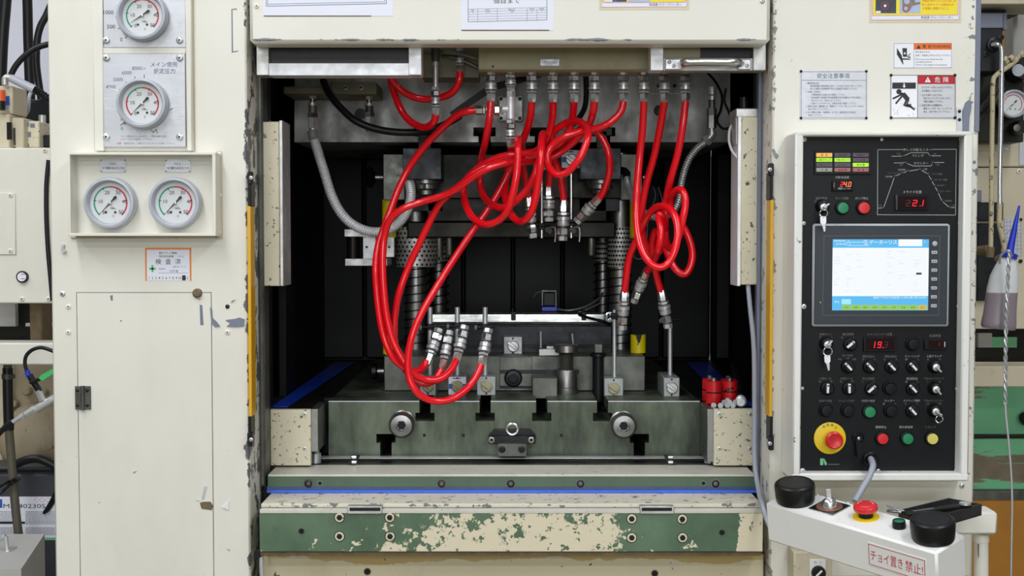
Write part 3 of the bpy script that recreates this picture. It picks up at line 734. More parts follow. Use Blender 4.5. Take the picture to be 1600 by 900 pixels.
t = T('lower_die', 'grey steel lower die block standing on the bolster', 'die')
yd = .345
O('die_base', G().pb(600, 556, 1008, 610.8, yd, .98, .002), M['die'], t)
O('base_step', G().pb(781, 558, 831, 604, yd - .006, yd + .02, .001), M['die'], t)
O('groove_or_shade_strip', G().pb(781, 578, 905, 584, yd - .0065, yd, .0005), M['dark'], t)
O('groove_or_shade_strip', G().pb(781, 603, 840, 607, yd - .0065, yd, .0005), M['dark'], t)
O('die_insert', G().pb(668, 509, 956, 562, .45, .92, .002), M['dark'], t)
O('insert_ledge', G().pb(668, 539, 956, 543, .445, .46, .0005), M['die_d'], t)
k = S(yd); c = P(802, 590, yd)
O('boss_bolt', G().lathe(c, FRONT, [(14 * k, 0), (14 * k, 9 * k), (11.5 * k, 13 * k), (7.5 * k, 13.5 * k), (7 * k, 5 * k)], 26), M['dark'], t)
O('hex_socket', G().lathe(c + V3((0, -5.2 * k, 0)), FRONT, [(7.2 * k, 0), (7.2 * k, 1.5 * k)], 6), M['black'], t)
c = P(600, 580, .5); k = S(.5)
st = O('eye_stub', G().cyl(c, c - V3((18 * k, 0, 0)), 6 * k), M['steel'], t)
O('stub_flange', G().lathe(c - V3((10 * k, 0, 0)), (-1, 0, 0), [(7 * k, 0), (13 * k, 2 * k), (13 * k, 8 * k), (10 * k, 10 * k)], 20), M['dark'], st)
O('fixture', G().pb(842, 545, 874, 556, .36, .42, .001).pb(853, 540, 866, 547, .37, .42, .002), M['steel'], t)
for px, a, b in ((845, 518, 550), (896, 521, 541)):
    O('locator_pin', G().cyl(P(px, b, .40), P(px - (0 if px < 880 else 2), a, .40), .0022, .0028, 8), M['zinc'], t)

def guide(px, r, y, cage0, cage1, bot, label, cagew):
    t = T('guide_post', label, 'guide post', 'guide posts of the die set'); k = S(y)
    ct, cb = P(px, cage0, y), P(px, cage1, y)
    O('post', G().cyl(P(px, 240, y), P(px, bot, y), r * k, seg=24), M['steel'], t)
    O('ball_cage', G().lathe(ct, (0, 0, -1), [(cagew * k * .97, 0), (cagew * k, .002), (cagew * k, (ct - cb).length - .002), (cagew * k * .97, (ct - cb).length)], 32), M['alu_d'], t)
    g = G(); H = ct.z - cb.z; rows = max(4, int(H / (6.2 * k))); R = cagew * k
    for i in range(rows):
        for j in range(26):
            a = 2 * math.pi * (j + .5 * (i % 2)) / 26
            if math.sin(a) > .25: continue
            p = V3((ct.x + math.cos(a) * R, ct.y + math.sin(a) * R, cb.z + H * (i + .6) / rows))
            g.lathe(p, (math.cos(a), math.sin(a), 0), [(1.9 * k, -.001), (1.9 * k, .0008)], 7)
    O('ball_rows', g, M['die_d'], t, kind='stuff')
    z0, z1 = P(px, bot, y).z, cb.z; n = max(5, int((z1 - z0) / (12.5 * k)))
    O('spring', G().tube([P(px, 400, y) * 0 + V3((ct.x + math.cos(a) * (r + 2.2) * k, ct.y + math.sin(a) * (r + 2.2) * k, z0 + (z1 - z0) * a / (2 * math.pi * n))) for a in [2 * math.pi * i / 14 for i in range(14 * n + 1)]], 1.0 * k, 5, smooth=False), M['dark'], t)
guide(650, 17, .55, 355, 417, 557, 'front left guide post with a dotted silver ball cage', 32)
guide(685, 14, .86, 372, 408, 548, 'rear left guide post with a smaller dotted ball cage', 22)
guide(969, 17, .55, 355, 417, 557, 'front right guide post with a dotted silver ball cage', 19.5)
guide(942, 12, .86, 378, 408, 548, 'rear right guide post with a smaller dotted ball cage', 15)

def post(px, w_, a, b, y, label, m='yelp'):
    t = T('stop_post', label, 'stop post'); k = S(y)
    O('post_body', G().cyl(P(px, b, y), P(px, a, y), w_ * k, seg=20), M[m], t)
    return t
post(608, 11, 312, 371, .50, 'yellow stop post hanging by the left guide post'); post(994, 10, 312, 372, .50, 'yellow stop post hanging by the right guide post')
t = post(997, 12, 523, 551, .42, 'stubby yellow flaked stop post standing on the lower die', 'yelflake')
O('post_base', G().cyl(P(997, 557, .42), P(997, 550, .42), 11 * S(.42)), M['dark'], t)
O('bare_steel', G().pprism([(993, 522.5), (1003, 522.5), (1000, 535), (997, 537)], .42 - 12.3 * S(.42), .42), M['die_d'], t)
t = post(607.5, 9, 524, 553, .42, 'yellow stop post on the lower die, half hidden by red hoses')

t = T('die_lifter', 'pale steel roller lifter bracket at the left of the die', 'lifter'); yl = .46
O('top_plate', G().pb(538, 358, 600, 370, yl - .04, yl + .08, .001), M['alu_d'], t)
O('bottom_plate', G().pb(539, 404, 605, 415.5, yl - .04, yl + .08, .001), M['alu_d'], t)
O('web', G().pb(567, 369, 587, 405, yl - .03, yl, .001), M['alu'], t); O('web', G().pb(600, 370, 616, 402, yl - .02, yl, .001), M['alu_d'], t)
O('roller', G().cyl(P(552, 404, yl), P(552, 370, yl), .017, seg=18), M['die_d'], t)
hole(573, 386, yl - .03, 2, t, 'alu'); hole(608, 386, yl - .02, 2, t, 'alu_d')

t = T('stock_strip', 'bright steel strip stock lying across the die', 'strip')
a, b = P(676, 504, .50), P(944, 504, .50); h = P(0, 491.5, .50).z - a.z
O('strip_sheet', G().add([(x, y, z) for x in (a.x, b.x) for y, z in ((.50, a.z), (.5022, a.z + h), (.60, a.z + h * 1.02), (.60, a.z))], [(0, 1, 2, 3), (7, 6, 5, 4), (0, 4, 5, 1), (1, 5, 6, 2), (2, 6, 7, 3), (3, 7, 4, 0)]), M['strip'], t)
O('strip_edge', G().pb(676, 503, 942, 506.5, .495, .50, .0005), M['dark'], t)
for px, py in ((800, 488), (910, 488)):
    O('strip_guide', G().pb(px - 1.5, py - 1, px + 6, py + 13, .50, .51, .001).cyl(P(px + 1, py, .50), P(px + 1, py - 6, .50), .004), M['black'], t)
t = T('stock_roller', 'round chrome stock clamp at the right end of the strip', 'clamp')
c = P(952, 495, .42); k = S(.42)
O('ring', G().lathe(c, FRONT, [(6 * k, 0), (8 * k, 0), (9 * k, 4 * k), (8 * k, 8 * k), (5 * k, 9 * k), (3 * k, 5 * k)], 20), M['chrome'], t)
O('arm', G().tube(PP([(950, 503, .43), (925, 498, .45), (905, 492, .5)]), 2.2 * k).tube(PP([(952, 506, .42), (930, 500, .45)]), 1.5 * k), M['dark'], t)
t = T('sensor_box', 'small black framed sensor with a blue foot behind the strip', 'sensor')
for a in ((846, 455, 849, 478), (867, 455, 870, 480), (846, 453, 870, 456.5)): O('frame_bar', G().pb(*a, .70, .72, .001), M['die'], t)
O('sensor_body', G().pb(849, 457, 867, 478, .71, .76, .002), M['black'], t)
O('foot', G().pb(846, 479, 871, 487, .69, .76, .002), M['bluep'], t); O('bracket', G().pb(847, 487, 869, 492, .69, .76, .001), M['dark'], t)
O('lead', G().tube(PP([(870, 483, .72), (890, 485, .70), (915, 479, .72), (935, 467, .76), (942, 458, .8)]), .003).tube(PP([(847, 455, .72), (838, 458, .74), (834, 464, .76)]), .0025), M['alu_d'], t)
O('lead', G().tube(PP([(895, 491, .66), (915, 484, .68), (938, 474, .74)]), .002), M['cable'], t)
for pts, nm in (([(1020, 290, .8), (1024, 305, .8), (1018, 325, .78), (1004, 345, .75)], 'thin grey wire curving left behind the right hoses'), ([(1028, 290, .8), (1034, 310, .8), (1036, 330, .8)], 'thin grey wire hanging straight from the right eye stub'), ([(1012, 345, .7), (1010, 380, .7), (1004, 402, .7), (994, 404, .7), (988, 396, .7)], 'thin grey wire hooked beside the right ball cage')):
    O('loose_wire', G().tube(PP(pts), .0015), M['cable'], None, nm, 'wire')

# ------------------------------------------------------------------ magnetic bases
def magbase(x0, y0, x1, y1, f, label, rod=None, sticker=False, m='basem', knob='knobm', depth=.06, side=0, down=False, group=None, clampy=None):
    t = T('magnetic_base', label, 'magnetic stand', group); k = S(f); cx, cy = (x0 + x1) / 2, (y0 + y1) / 2
    b = O('base_block', G().pb(x0, y0, x1, y1, f, f + depth, .0015), M[m], t)
    if sticker:
        s_ = plate('sticker', (x0 + 1, y0 + 1, x1 - 1, y1 - 1), f, M['paper'], b, .0006, 0)
        O('sticker_print', G().pquad(x0 + 1.2, cy - 3, x1 - 1.2, cy + 5, f - .0008).pquad(cx - 7, y0 + 2.5, cx + 5, y0 + 4, f - .0008), M['bprint'], s_, flat=True)
    kn = O('switch_knob', G().lathe(P(cx + .5, cy + 1, f), FRONT, [(9.2 * k, 0), (9 * k, 3 * k), (7.5 * k, 4.5 * k)], 24), M[knob], t)
    c = P(cx + .5, cy + 1, f - 4.5 * k)
    O('knob_lever', G().xf(Matrix.Translation(c) @ Matrix.Rotation(math.radians(36), 4, 'Y')).box(-10.5 * k, 6.5 * k, -2.5 * k, 0, -2.6 * k, 2.6 * k, .7 * k), M[knob], kn)
    for yy in (y0 + 3, y1 - 3): screw(cx, yy, f, 1.5, b, 'dark')
    if rod:
        rx, a, e, rr = rod
        O('rod', G().cyl(P(rx, e, f + depth * .5), P(rx, a, f + depth * .5), rr * k, seg=14), M['zinc'] if not down else M['chrome'], t)
        yy = clampy if clampy else a + 12
        g = G().pb(rx - 5, yy - 5, rx + 5, yy + 5, f + depth * .5 - 5 * k, f + depth * .5 + 5 * k, .002)
        g.cyl(P(rx - 11, yy + 1, f + depth * .4), P(rx + 14, yy - 1, f + depth * .4), 2 * k, seg=8).cyl(P(rx - 11, yy, f + depth * .4), P(rx - 8, yy, f + depth * .4), 4 * k, seg=10)
        O('swivel_clamp', g, M['dark'], t)
        O('wing_screw', G().lathe(P(rx - 13, yy + 1, f + depth * .4), (-1, 0, .1), [(3 * k, 0), (4.5 * k, 2 * k), (2 * k, 4 * k)], 8), M['zinc'], t)
    return t
ym = .262
magbase(656, 588, 681, 618, ym, 'magnetic base on the bolster half hidden behind looped red hoses', (672, 480, 590, 4), clampy=511)
magbase(700, 588, 729, 617.5, ym, 'magnetic base with blue and white sticker standing on the bolster', (714.5, 480, 590, 4), True, clampy=509)
magbase(745, 588, 774.5, 618, ym, 'plain grey magnetic base with pale knob, rightmost of the left three', (758, 480, 590, 4), clampy=511)
magbase(787, 526, 816, 554, .41, 'magnetic base without rod fixed to the dark die front', None, knob='alu_d')
magbase(944, 591, 974, 621, ym, 'pale blue-grey magnetic base with upright rod near the lower die corner', (960, 484, 593, 3.2), knob='knobm', clampy=494)
magbase(1037, 590, 1062, 620, ym - .02, 'dark sided magnetic base with tall rod, rightmost on the bolster', (1047, 497, 592, 3.6), depth=.13, knob='alu_d', clampy=500)
magbase(877, 234, 907, 263, .40, 'stickered magnetic base hanging upside down under the slide', (892.5, 372, 250, 3), True, down=True, knob='alu_d', clampy=348)
magbase(833, 244, 853, 266, .40, 'small stickered magnetic base under the slide, behind the red tangle', (846.5, 372, 255, 3), True, down=True, knob='alu_d', clampy=354)

t = T('screw_jack', 'squat steel screw jack with a round cap on the bolster', 'jack'); yj = .30; k = S(yj)
c = P(885, 622, yj); H = (622 - 577) * k
O('jack_body', G().lathe(c, (0, 0, 1), [(17 * k, 0), (18 * k, .002), (18 * k, 17 * k), (17 * k, 18 * k), (17 * k, H - .003), (16 * k, H)], 28), M['steel'], t)
pf = [(10.5 * k, H)]
for i in range(9): pf += [(11.5 * k, H + (i * 3 + 1) * k), (9.8 * k, H + (i * 3 + 2.2) * k)]
O('screw_thread', G().lathe(c, (0, 0, 1), pf, 22), M['die'], t)
O('cap', G().lathe(c, (0, 0, 1), [(17 * k, H + 27 * k), (18.5 * k, H + 28 * k), (18.5 * k, H + 38 * k), (17 * k, H + 39.5 * k)], 28), M['steel'], t)
t = T('clamp_bolt', 'tall black clamp bolt with square head beside the screw jack', 'bolt'); yb_ = .29; k = S(yb_); c = P(934.5, 627, yb_)
O('shank', G().cyl(c, c + V3((0, 0, 70 * k)), 9 * k, seg=20), M['black'], t)
O('flange', G().lathe(c, (0, 0, 1), [(11 * k, 70 * k), (12.5 * k, 71 * k), (12.5 * k, 75 * k), (10 * k, 77 * k)], 24), M['dark'], t)
O('square_head', G().xf(Matrix.Translation(c)).box(-6.5 * k, 6.5 * k, -6.5 * k, 6.5 * k, 76 * k, 91 * k, 1.5 * k), M['die'], t)
O('steel_block', G().pb(832, 590.5, 871, 623, ym - .01, ym + .05, .0015), M['die'], None, 'plain square steel block standing left of the screw jack', 'block')

for px, nm in ((904, 'small pale wire stop right of the upside down magnetic bases'), (866, 'small pale wire stop between the upside down magnetic bases')):
    O('wire_stop', G().tube(PP([(px - 8, 356, .40), (px, 355, .39), (px + 2, 364, .39), (px + 1, 378, .39)]), .0022, 8).cyl(P(px - 12, 358, .41), P(px - 6, 362, .40), .006, seg=10), M['alu_d'], None, nm, 'wire stop')
# red cylinders and loose parts on the right pad
for i, (px, a, b, y) in enumerate(((1109, 591, 626, .20), (1138, 592, 622, .22), (1115, 595, 630, .11), (1140, 595, 627, .12))):
    t = T('spring_cylinder', ['red cylinder at the back left of the four on the right pad', 'red cylinder at the back right of the four on the right pad', 'flaked red cylinder at the front left of the four on the right pad', 'red cylinder at the front right of the four on the right pad'][i], 'cylinder', 'red cylinders on the right pad')
    k = S(y); c = P(px, b, y); h = (b - a) * k
    O('shell', G().lathe(c, (0, 0, 1), [(11.8 * k, 0), (12 * k, .001), (12 * k, h * .46), (11.4 * k, h * .47), (11.4 * k, h * .52), (12 * k, h * .53), (12 * k, h * .98), (11 * k, h)], 26), M['flake_black'], t)
    O('groove_band', G().lathe(c, (0, 0, 1), [(11.6 * k, h * .465), (11.6 * k, h * .525)], 26), M['black'], t)
    O('rod_end', G().lathe(c, (0, 0, 1), [(5 * k, h), (5 * k, h + 4.5 * k), (4 * k, h + 5.5 * k)], 16), M['steel'], t)
for i, (px, py, y) in enumerate(((1126, 634, .06), (1131, 629, .08), (1136, 634, .055), (1141, 630, .08), (1146, 635, .06), (1138, 626, .09), (1115, 635, .06), (1150, 629, .08))):
    k = S(y); c = P(px, py, y)
    O('hex_nut', G().lathe(c, (random.uniform(-.6, .6), -1, random.uniform(.1, .9)), [(2.2 * k, 0), (4.6 * k, 0), (4.6 * k, 4 * k), (2.2 * k, 4 * k)], 6), M['lgrey'], None, 'loose grey nut in the little heap by the red cylinders', 'nut', 'loose nuts on the right pad')
t = T('hose_end', 'short black hose with steel end fitting lying beside the red cylinders', 'hose')
O('tube', G().tube(PP([(1146, 570, .5), (1150, 586, .35), (1154, 605, .2), (1157, 622, .10)]), .0085, 12), M['rubber'], t)
c = P(1157.5, 625, .09); d = (P(1158, 631, .02) - c).normalized()
O('end_fitting', G().lathe(c, d, [(.008, 0), (.0125, .004), (.0125, .014), (.0095, .015), (.0095, .02), (.0125, .021), (.0125, .034), (.0085, .036), (.0085, .044), (.005, .044), (.005, .038)], 16), M['zinc'], t)

# ------------------------------------------------------------------ upper fittings, conduits, cables
def stackfit(c, d, prof, m, parent, name='fitting', seg=12):
    return O(name, G().lathe(c, d, prof, seg), M[m], parent)
def bracketfit(label, rect, fx, f0, f1, y, n):
    t = T('pipe_bracket', label, 'pipe fitting'); k = S(y)
    O('bracket_plate', G().pb(*rect, y - .01, y + .12, .002), M['olive'], t)
    c = P(fx, f0, y + .03); H = f1 - f0
    for i, (a, b, r, sg, m) in enumerate(((0, .12, 6, 6, 'alu_d'), (.12, .22, 4.5, 16, 'steel'), (.22, .30, 7, 16, 'alu_d'), (.30, .5, 6.5, 16, 'die'), (.48, .60, 8.5, 6, 'steel'), (.60, .88, 7.2, 6, 'zinc'), (.88, 1, 5.5, 16, 'alu_d'))):
        O('fitting', G().lathe(c, (0, 0, -1), [(r * k, H * a * k), (r * k, H * b * k)], sg), M[m], t)
    return t
bracketfit('olive bracket with a downward pipe fitting at the slide left corner', (443, 135, 514, 147), 488.5, 147, 208, .22, 1)
t = bracketfit('olive bolted bracket with a short fitting left of the red loops', (517, 128, 589, 148), 577, 149, 205, .22, 1)
for sx in (540, 564): sbolt(sx, 137, .21, 4, t, 'steel', 'bracket_bolt')
t = T('pipe_fitting', 'steel pipe fitting at the slide right corner', 'pipe fitting'); k = S(.22); c = P(1112.5, 136, .22)
for a, b, r, sg, m in ((0, 12, 7, 16, 'alu_d'), (14, 20, 6.5, 16, 'alu_d'), (20, 34, 5.5, 16, 'die'), (33, 44, 8, 6, 'die'), (44, 64, 7.5, 6, 'steel'), (64, 70, 5, 12, 'zinc')):
    O('fitting', G().lathe(c, (0, 0, -1), [(r * k, a * k), (r * k, b * k)], sg), M[m], t)

def conduit(name, label, pts, r, ridge=3.8):
    P3 = spline(PP(pts), 10); L = [0]
    for a, b in zip(P3, P3[1:]): L.append(L[-1] + (b - a).length)
    step = ridge * S(.2) / 2; out = []; j = 0; n = int(L[-1] / step)
    for i in range(n + 1):
        s_ = min(i * step, L[-1] - 1e-6)
        while L[j + 1] < s_: j += 1
        f = (s_ - L[j]) / max(1e-9, L[j + 1] - L[j]); out.append(P3[j].lerp(P3[j + 1], f))
    t = T(name, label, 'conduit')
    O('spiral_sheath', G().tube(out, r * S(.2), 12, smooth=False, rf=lambda i: 1.0 if i % 2 else .85), M['zinc' if 'dark' in label else 'cond'], t)
    return t
t = conduit('flexible_conduit', 'long silver spiral conduit sagging at the left of the die', [(491, 218, .24), (497, 238, .24), (507, 270, .25), (518, 305, .26), (533, 333, .27), (553, 352, .28), (580, 362, .29), (607, 359, .30), (627, 344, .31), (639, 322, .33), (642, 300, .35), (638, 280, .38), (631, 269, .41), (622, 266, .44)], 8.2)
O('elbow', G().tube(PP([(488.5, 206, .25), (489, 212, .245), (491, 219, .24)]), 7.6 * S(.2)), M['zinc'], t)
t = conduit('flexible_conduit', 'dark silver spiral conduit drooping between right hoses and slide corner', [(1102, 222, .22), (1088, 233, .23), (1075, 252, .24), (1066, 280, .25), (1062, 308, .26), (1055, 326, .27), (1041, 338, .28), (1024, 340, .20), (1006, 332, .20), (992, 316, .26), (983, 296, .34), (979, 278, .37)], 5.8)
O('elbow', G().tube(PP([(1112, 205, .22), (1112, 211, .22), (1103, 221, .22)]), 6.5 * S(.2)).lathe(P(1104, 220, .22), (1, 0, .9), [(.006, -.006), (.0135, -.004), (.0135, .006), (.006, .008)], 6), M['zinc'], t)
O('end_fitting', G().tube(PP([(979, 280, .37), (979, 271, .38), (974, 267, .40), (968, 267, .44)]), 6.5 * S(.2)), M['dark'], t)
O('black_cable', G().tube(PP([(505, 125, .22), (514, 146, .20), (531, 167, .18), (556, 189, .17), (590, 202, .17), (630, 207, .17), (668, 204, .18), (700, 192, .20), (718, 182, .25)]), .0085, 10), M['rubber'], None, 'black cable sagging across the slide face, left half', 'cable')
O('black_strap', G().pprism([(702, 176), (709, 182), (770, 142), (860, 116), (858, 108), (764, 132)], .20, .205), M['blackm'], None, 'flat black strap running up from slide to manifold', 'strap')
O('black_cable', G().tube(PP([(915, 112, .2), (916, 150, .22), (912, 172, .25), (900, 190, .28), (888, 200, .3)]), .0065, 10), M['rubber'], None, 'black cable dropping behind the red tangle under the manifold', 'cable')
O('black_cable', G().tube(PP([(1104, 112, .2), (1118, 128, .22), (1128, 150, .24), (1126, 172, .25), (1120, 188, .24), (1130, 201, .23), (1144, 196, .22), (1140, 178, .22), (1132, 158, .22), (1134, 138, .22)]), .0032, 8), M['rubber'], None, 'thin black cable looped beside the right pipe fitting', 'cable')
for pts, nm in (([(655, 82, .075), (700, 82, .07), (722, 85, .07), (752, 94, .075)], 'upper black coiled spring guard sleeve beside the manifold'), ([(690, 88, .085), (705, 89, .08), (722, 94, .08), (750, 107, .085)], 'lower black coiled spring guard sleeve beside the manifold')):
    t = conduit('spring_sleeve', nm, pts, 3.2, 3.4); t['category'] = 'hose sleeve'
    for ch in t.children: ch.data.materials.clear(); ch.data.materials.append(M['die'])
t = T('pipe_flange', 'square pale flange with four holes on the slide behind the tee', 'flange')
O('flange_plate', G().pb(778, 150, 818, 190, .335, .35, .004), M['alu_d'], t)
for sx in (782.5, 812.5):
    for sy in (154.5, 185): hole(sx, sy, .335, 3, t, 'alu_d')

# ------------------------------------------------------------------ red hoses
RH = 8.3e-3
def hose(label, pts, tops=(), r=RH, group='red hydraulic hoses'):
    """pts = (px, py, depth in cm); tops = couplers as (px0, py0, px1, py1, depth0, depth1)"""
    t = T('red_hose', label, 'hose', group)
    O('hose_tube', G().tube([P(x, y, d / 100) for x, y, d in pts], r, 12, 6), M['red'], t)
    for x0, y0, x1, y1, d0, d1, *rr in tops: coupler(P(x0, y0, d0), P(x1, y1, d1), (rr[0] if rr else 8.6) * S(d0), t)
    return t
TOP = lambda x, dx=0: (x, 112, x + dx, 160, .05, .05)
hose('red hose hooked from the first manifold coupling through a small loop',
     [(767, 158, 5), (764, 190, 5), (758, 222, 8), (752, 250, 15), (750, 285, 17), (757, 308, 15), (773, 322, 11), (790, 324, 8), (807, 313, 6), (824, 295, 5), (837, 270, 4), (845, 240, 5), (849, 216, 7), (853, 212, 11), (858, 235, 18), (860, 262, 22), (857.5, 292, 24)],
     [TOP(767), (857.5, 346, 857, 290, .24, .24)])
hose('red hose below the grey tee fitting, dropping into the deepest middle loop',
     [(798, 226, 5), (798, 245, 12), (794, 268, 16), (789, 292, 15), (791, 315, 12), (800, 337, 8), (812, 346, 5), (824, 341, 3), (833, 324, 2), (840, 290, 1), (845, 250, 0), (846, 222, 2), (849, 209, 6), (856, 222, 14), (865, 245, 20), (875, 272, 23), (881, 314, 24)],
     [(797, 188, 798, 230, .05, .05), (879, 376, 881, 313, .24, .24, 9)])
hose('red hose crossing diagonally down to the rightmost low coupling',
     [(831, 158, 5), (828, 185, 7), (818, 217, 11), (806, 243, 14), (795, 269, 15), (771, 314, 15), (727, 378, 14), (688, 439, 12), (660, 487, 10), (645, 522, 9), (638, 556, 9), (639, 588, 9), (650, 611, 9), (668, 624, 10), (690, 627, 11), (713, 620, 12), (733, 604, 14), (746, 585, 15), (752, 570, 16)],
     [TOP(831), (763, 514, 751.5, 574, .19, .16)])
hose('red hose making the widest left loop around the tangle',
     [(864, 158, 5), (863, 185, 8), (855, 214, 10), (838, 236, 8), (805, 241, 6), (780, 246, 7), (758, 256, 9), (736, 272, 12), (725, 290, 13), (725, 308, 12), (731, 328, 10), (743, 344, 7), (760, 351, 4), (780, 344, 2), (794, 327, 0), (804, 291, -1), (809, 256, -1), (809.5, 228, 0), (811, 217, 5), (816, 232, 13), (817, 255, 17), (821, 282, 22), (826, 308, 24)],
     [TOP(864), (833, 372, 826, 304, .24, .24, 7.5)])
hose('red hose twisting through the bundle to the second low coupling from left',
     [(897, 158, 5), (895, 180, 8), (888, 206, 10), (872, 226, 9), (838, 241, 8), (803, 251, 8), (770, 257, 6), (746, 267, 6), (726, 284, 7), (709, 298, 9), (690, 315, 11), (678, 334, 12), (658, 375, 13), (639, 416, 14), (625, 454, 14), (618, 485, 15), (616, 520, 15), (619, 545, 15), (630, 571, 15), (646, 592, 15), (664, 599, 15), (680, 593, 16), (690, 578, 17)],
     [TOP(897), (703, 517, 690, 580, .20, .17, 7.4)])
hose('red hose running leftward along the bundle into the inner left drop',
     [(929, 158, 5), (926, 178, 6), (918, 198, 9), (896, 222, 11), (866, 244, 12), (835, 251, 10), (800, 253, 4), (768, 261, 3), (740, 276, 4), (716, 294, 6), (692, 306, 8), (660, 315, 9), (630, 326, 9), (609, 344, 10), (601, 368, 11), (598, 399, 11), (599, 444, 11), (604, 492, 11), (614, 532, 11), (629, 561, 11), (645, 583, 11), (664, 593, 12), (688, 592, 13), (704, 579, 15), (713, 563, 17)],
     [TOP(929), (726, 509, 712, 568, .20, .17), ])
hose('red hose with the tight coil right of the tangle, ending in a slanted coupling',
     [(974, 158, 5), (971, 172, 5), (962, 184, 5), (947, 195, 5), (928, 202, 4), (905, 206, 2), (882, 214, 2), (864, 226, 3), (855, 243, 3), (858, 262, 2), (872, 273, 0), (888, 268, -1), (904, 250, -2), (914, 230, -2), (919, 211, -1), (915, 197, 2), (903, 190, 5), (888, 191, 8), (872, 200, 10), (862, 212, 12), (866, 225, 13), (884, 219, 14), (905, 203, 14), (922, 200, 14), (937, 211, 14), (947, 228, 14), (952, 247, 14), (952, 270, 16), (944, 297, 19), (937, 309, 20)],
     [TOP(974), (901, 347, 938, 307, .22, .20)])
hose('red hose swinging from the tee side port down the far left',
     [(746, 172, 6), (730, 174, 6), (712, 182, 8), (690, 201, 11), (665, 227, 14), (642, 258, 16), (625, 290, 16), (611, 326, 15), (600, 356, 14), (591, 384, 13), (587, 415, 12), (588, 445, 12), (592, 485, 12), (599, 523, 12), (611, 554, 12), (627, 571, 13), (648, 580, 14), (661, 574, 16), (667, 564, 17)],
     [(787, 172, 741, 172, .06, .06), (686, 514, 667, 569, .20, .17)])
hose('red hose from the third last coupling into the big right loop',
     [(1006, 158, 5), (1004, 200, 6), (1000, 240, 7), (996, 284, 7), (994, 329, 6), (996, 362, 4), (1003, 391, 2), (1015, 410, 1), (1030, 418, 0), (1045, 410, 0), (1056, 386, 0), (1059, 356, 1), (1051, 331, 3), (1035, 322, 6), (1019, 329, 9), (1006, 349, 12), (993, 378, 14), (983, 404, 16), (978, 438, 17), (976, 457, 18)],
     [TOP(1006), (972, 515, 976, 453, .19, .18)])
hose('red hose from the second last coupling, ending in the slanted right coupling',
     [(1038, 158, 5), (1033, 190, 7), (1024, 236, 10), (1011, 284, 12), (1004, 318, 13), (1002, 345, 14), (1007, 378, 16), (1019, 398, 17), (1034, 388, 14), (1038, 360, 10), (1034, 337, 7), (1029, 338, 7), (1033, 362, 5), (1028, 392, 6), (1019, 413, 13), (1011, 424, 16)],
     [TOP(1038), (990, 472, 1012, 419, .20, .16, 7.6)])
hose('red hose from the last coupling with the loop furthest right',
     [(1071, 158, 5), (1067, 195, 5), (1059, 240, 6), (1048, 280, 8), (1041, 313, 11), (1039, 350, 11), (1041, 378, 9), (1049, 389, 7), (1059, 374, 4), (1067, 342, 3), (1071, 315, 3), (1066, 298, 4), (1056, 298, 6), (1048, 311, 9), (1050, 332, 11), (1068, 355, 12), (1080, 384, 12), (1081, 408, 12), (1071, 428, 12), (1056, 421, 12), (1045, 400, 13), (1033, 372, 14), (1024, 362, 15), (1019, 385, 16), (1022, 412, 17), (1027, 435, 18), (1033, 456, 19)],
     [TOP(1071), (1044, 512, 1033, 453, .20, .19)])
hose('short red hose curving up behind the left guard frame from the right pipe',
     [(719, 112, 8), (717, 128, 8), (708, 143, 9), (690, 152, 11), (662, 155, 13), (638, 148, 14), (618, 132, 14), (606, 112, 13), (600, 90, 12)],
     [(718, 76, 719, 114, .08, .08, 7)], group='short red hoses by the guard frame')
hose('short red hose hanging from the long vertical coupling by the manifold',
     [(681, 178, 6), (678, 190, 7), (668, 198, 9), (654, 197, 11), (638, 187, 13), (626, 170, 15), (617, 148, 16), (611, 126, 16), (606, 100, 15)],
     [(680, 136, 681, 181, .06, .06, 7.2)], group='short red hoses by the guard frame')
t = T('riser_pipe', 'vertical steel riser with a coupling, left of the manifold', 'pipe'); k = S(.06); c = P(680.5, 66, .06)
O('coupling', G().lathe(c, (0, 0, -1), [(6 * k, 0), (7 * k, 8 * k), (7 * k, 22 * k), (6 * k, 24 * k), (6 * k, 30 * k)], 16), M['die'], t)
O('pipe', G().lathe(c, (0, 0, -1), [(5 * k, 30 * k), (5 * k, 36 * k), (4 * k, 37 * k), (4 * k, 74 * k)], 14), M['zinc'], t)
O('cable_tie', G().lathe(c, (0, .2, -1), [(5 * k, 55 * k), (5 * k, 57 * k)], 12), M['green'], t)
t = T('tee_fitting', 'grey tee fitting hanging from the second manifold coupling', 'pipe fitting'); k = S(.05)
coupler(P(798, 112, .05), P(798, 146, .05), 8 * k, t)
O('tee_body', G().cyl(P(798, 152, .05), P(798, 186, .05), 6.8 * k, seg=18).cyl(P(798, 170, .05), P(785, 170, .05), 5.5 * k, seg=18), M['cond'], t)
O('lock_nut', G().cyl(P(798, 143, .05), P(798, 152, .05), 7.6 * k, seg=6), M['zinc'], t)

# ------------------------------------------------------------------ gauges on the left column
t = T('gauge_mount', 'cream raised frame holding two silver gauge plates on the left column', 'panel')
yp = YC - .012
O('backing', G().pb(150, -60, 298, 236, YC - .006, YC, .001), M['cream'], t)
O('frame_rail', G().pb(145, -60, 161, 236, yp - .004, YC, .002), M['cream'], t)
O('frame_rail', G().pb(290, -60, 299, 236, yp - .004, YC, .002), M['cream'], t)
O('frame_rail', G().pb(161, 74, 290, 84, yp - .001, YC, .001), M['cream'], t)
O('side_flange', G().pb(299, -60, 303, 236, YC - .003, YC, .001), M['cream_d'], t)
def scale(cx, cy, r0, r1, a0, a1, n, big, yy):
    g = G()
    for i in range(n + 1):
        a = math.radians(a0 + (a1 - a0) * i / n); b = r1 if i % big == 0 else (r0 + r1) / 2
        g.line([(cx + r0 * math.cos(a), cy - r0 * math.sin(a)), (cx + b * math.cos(a), cy - b * math.sin(a))], yy, 1.0 if i % big == 0 else .6)
    return g
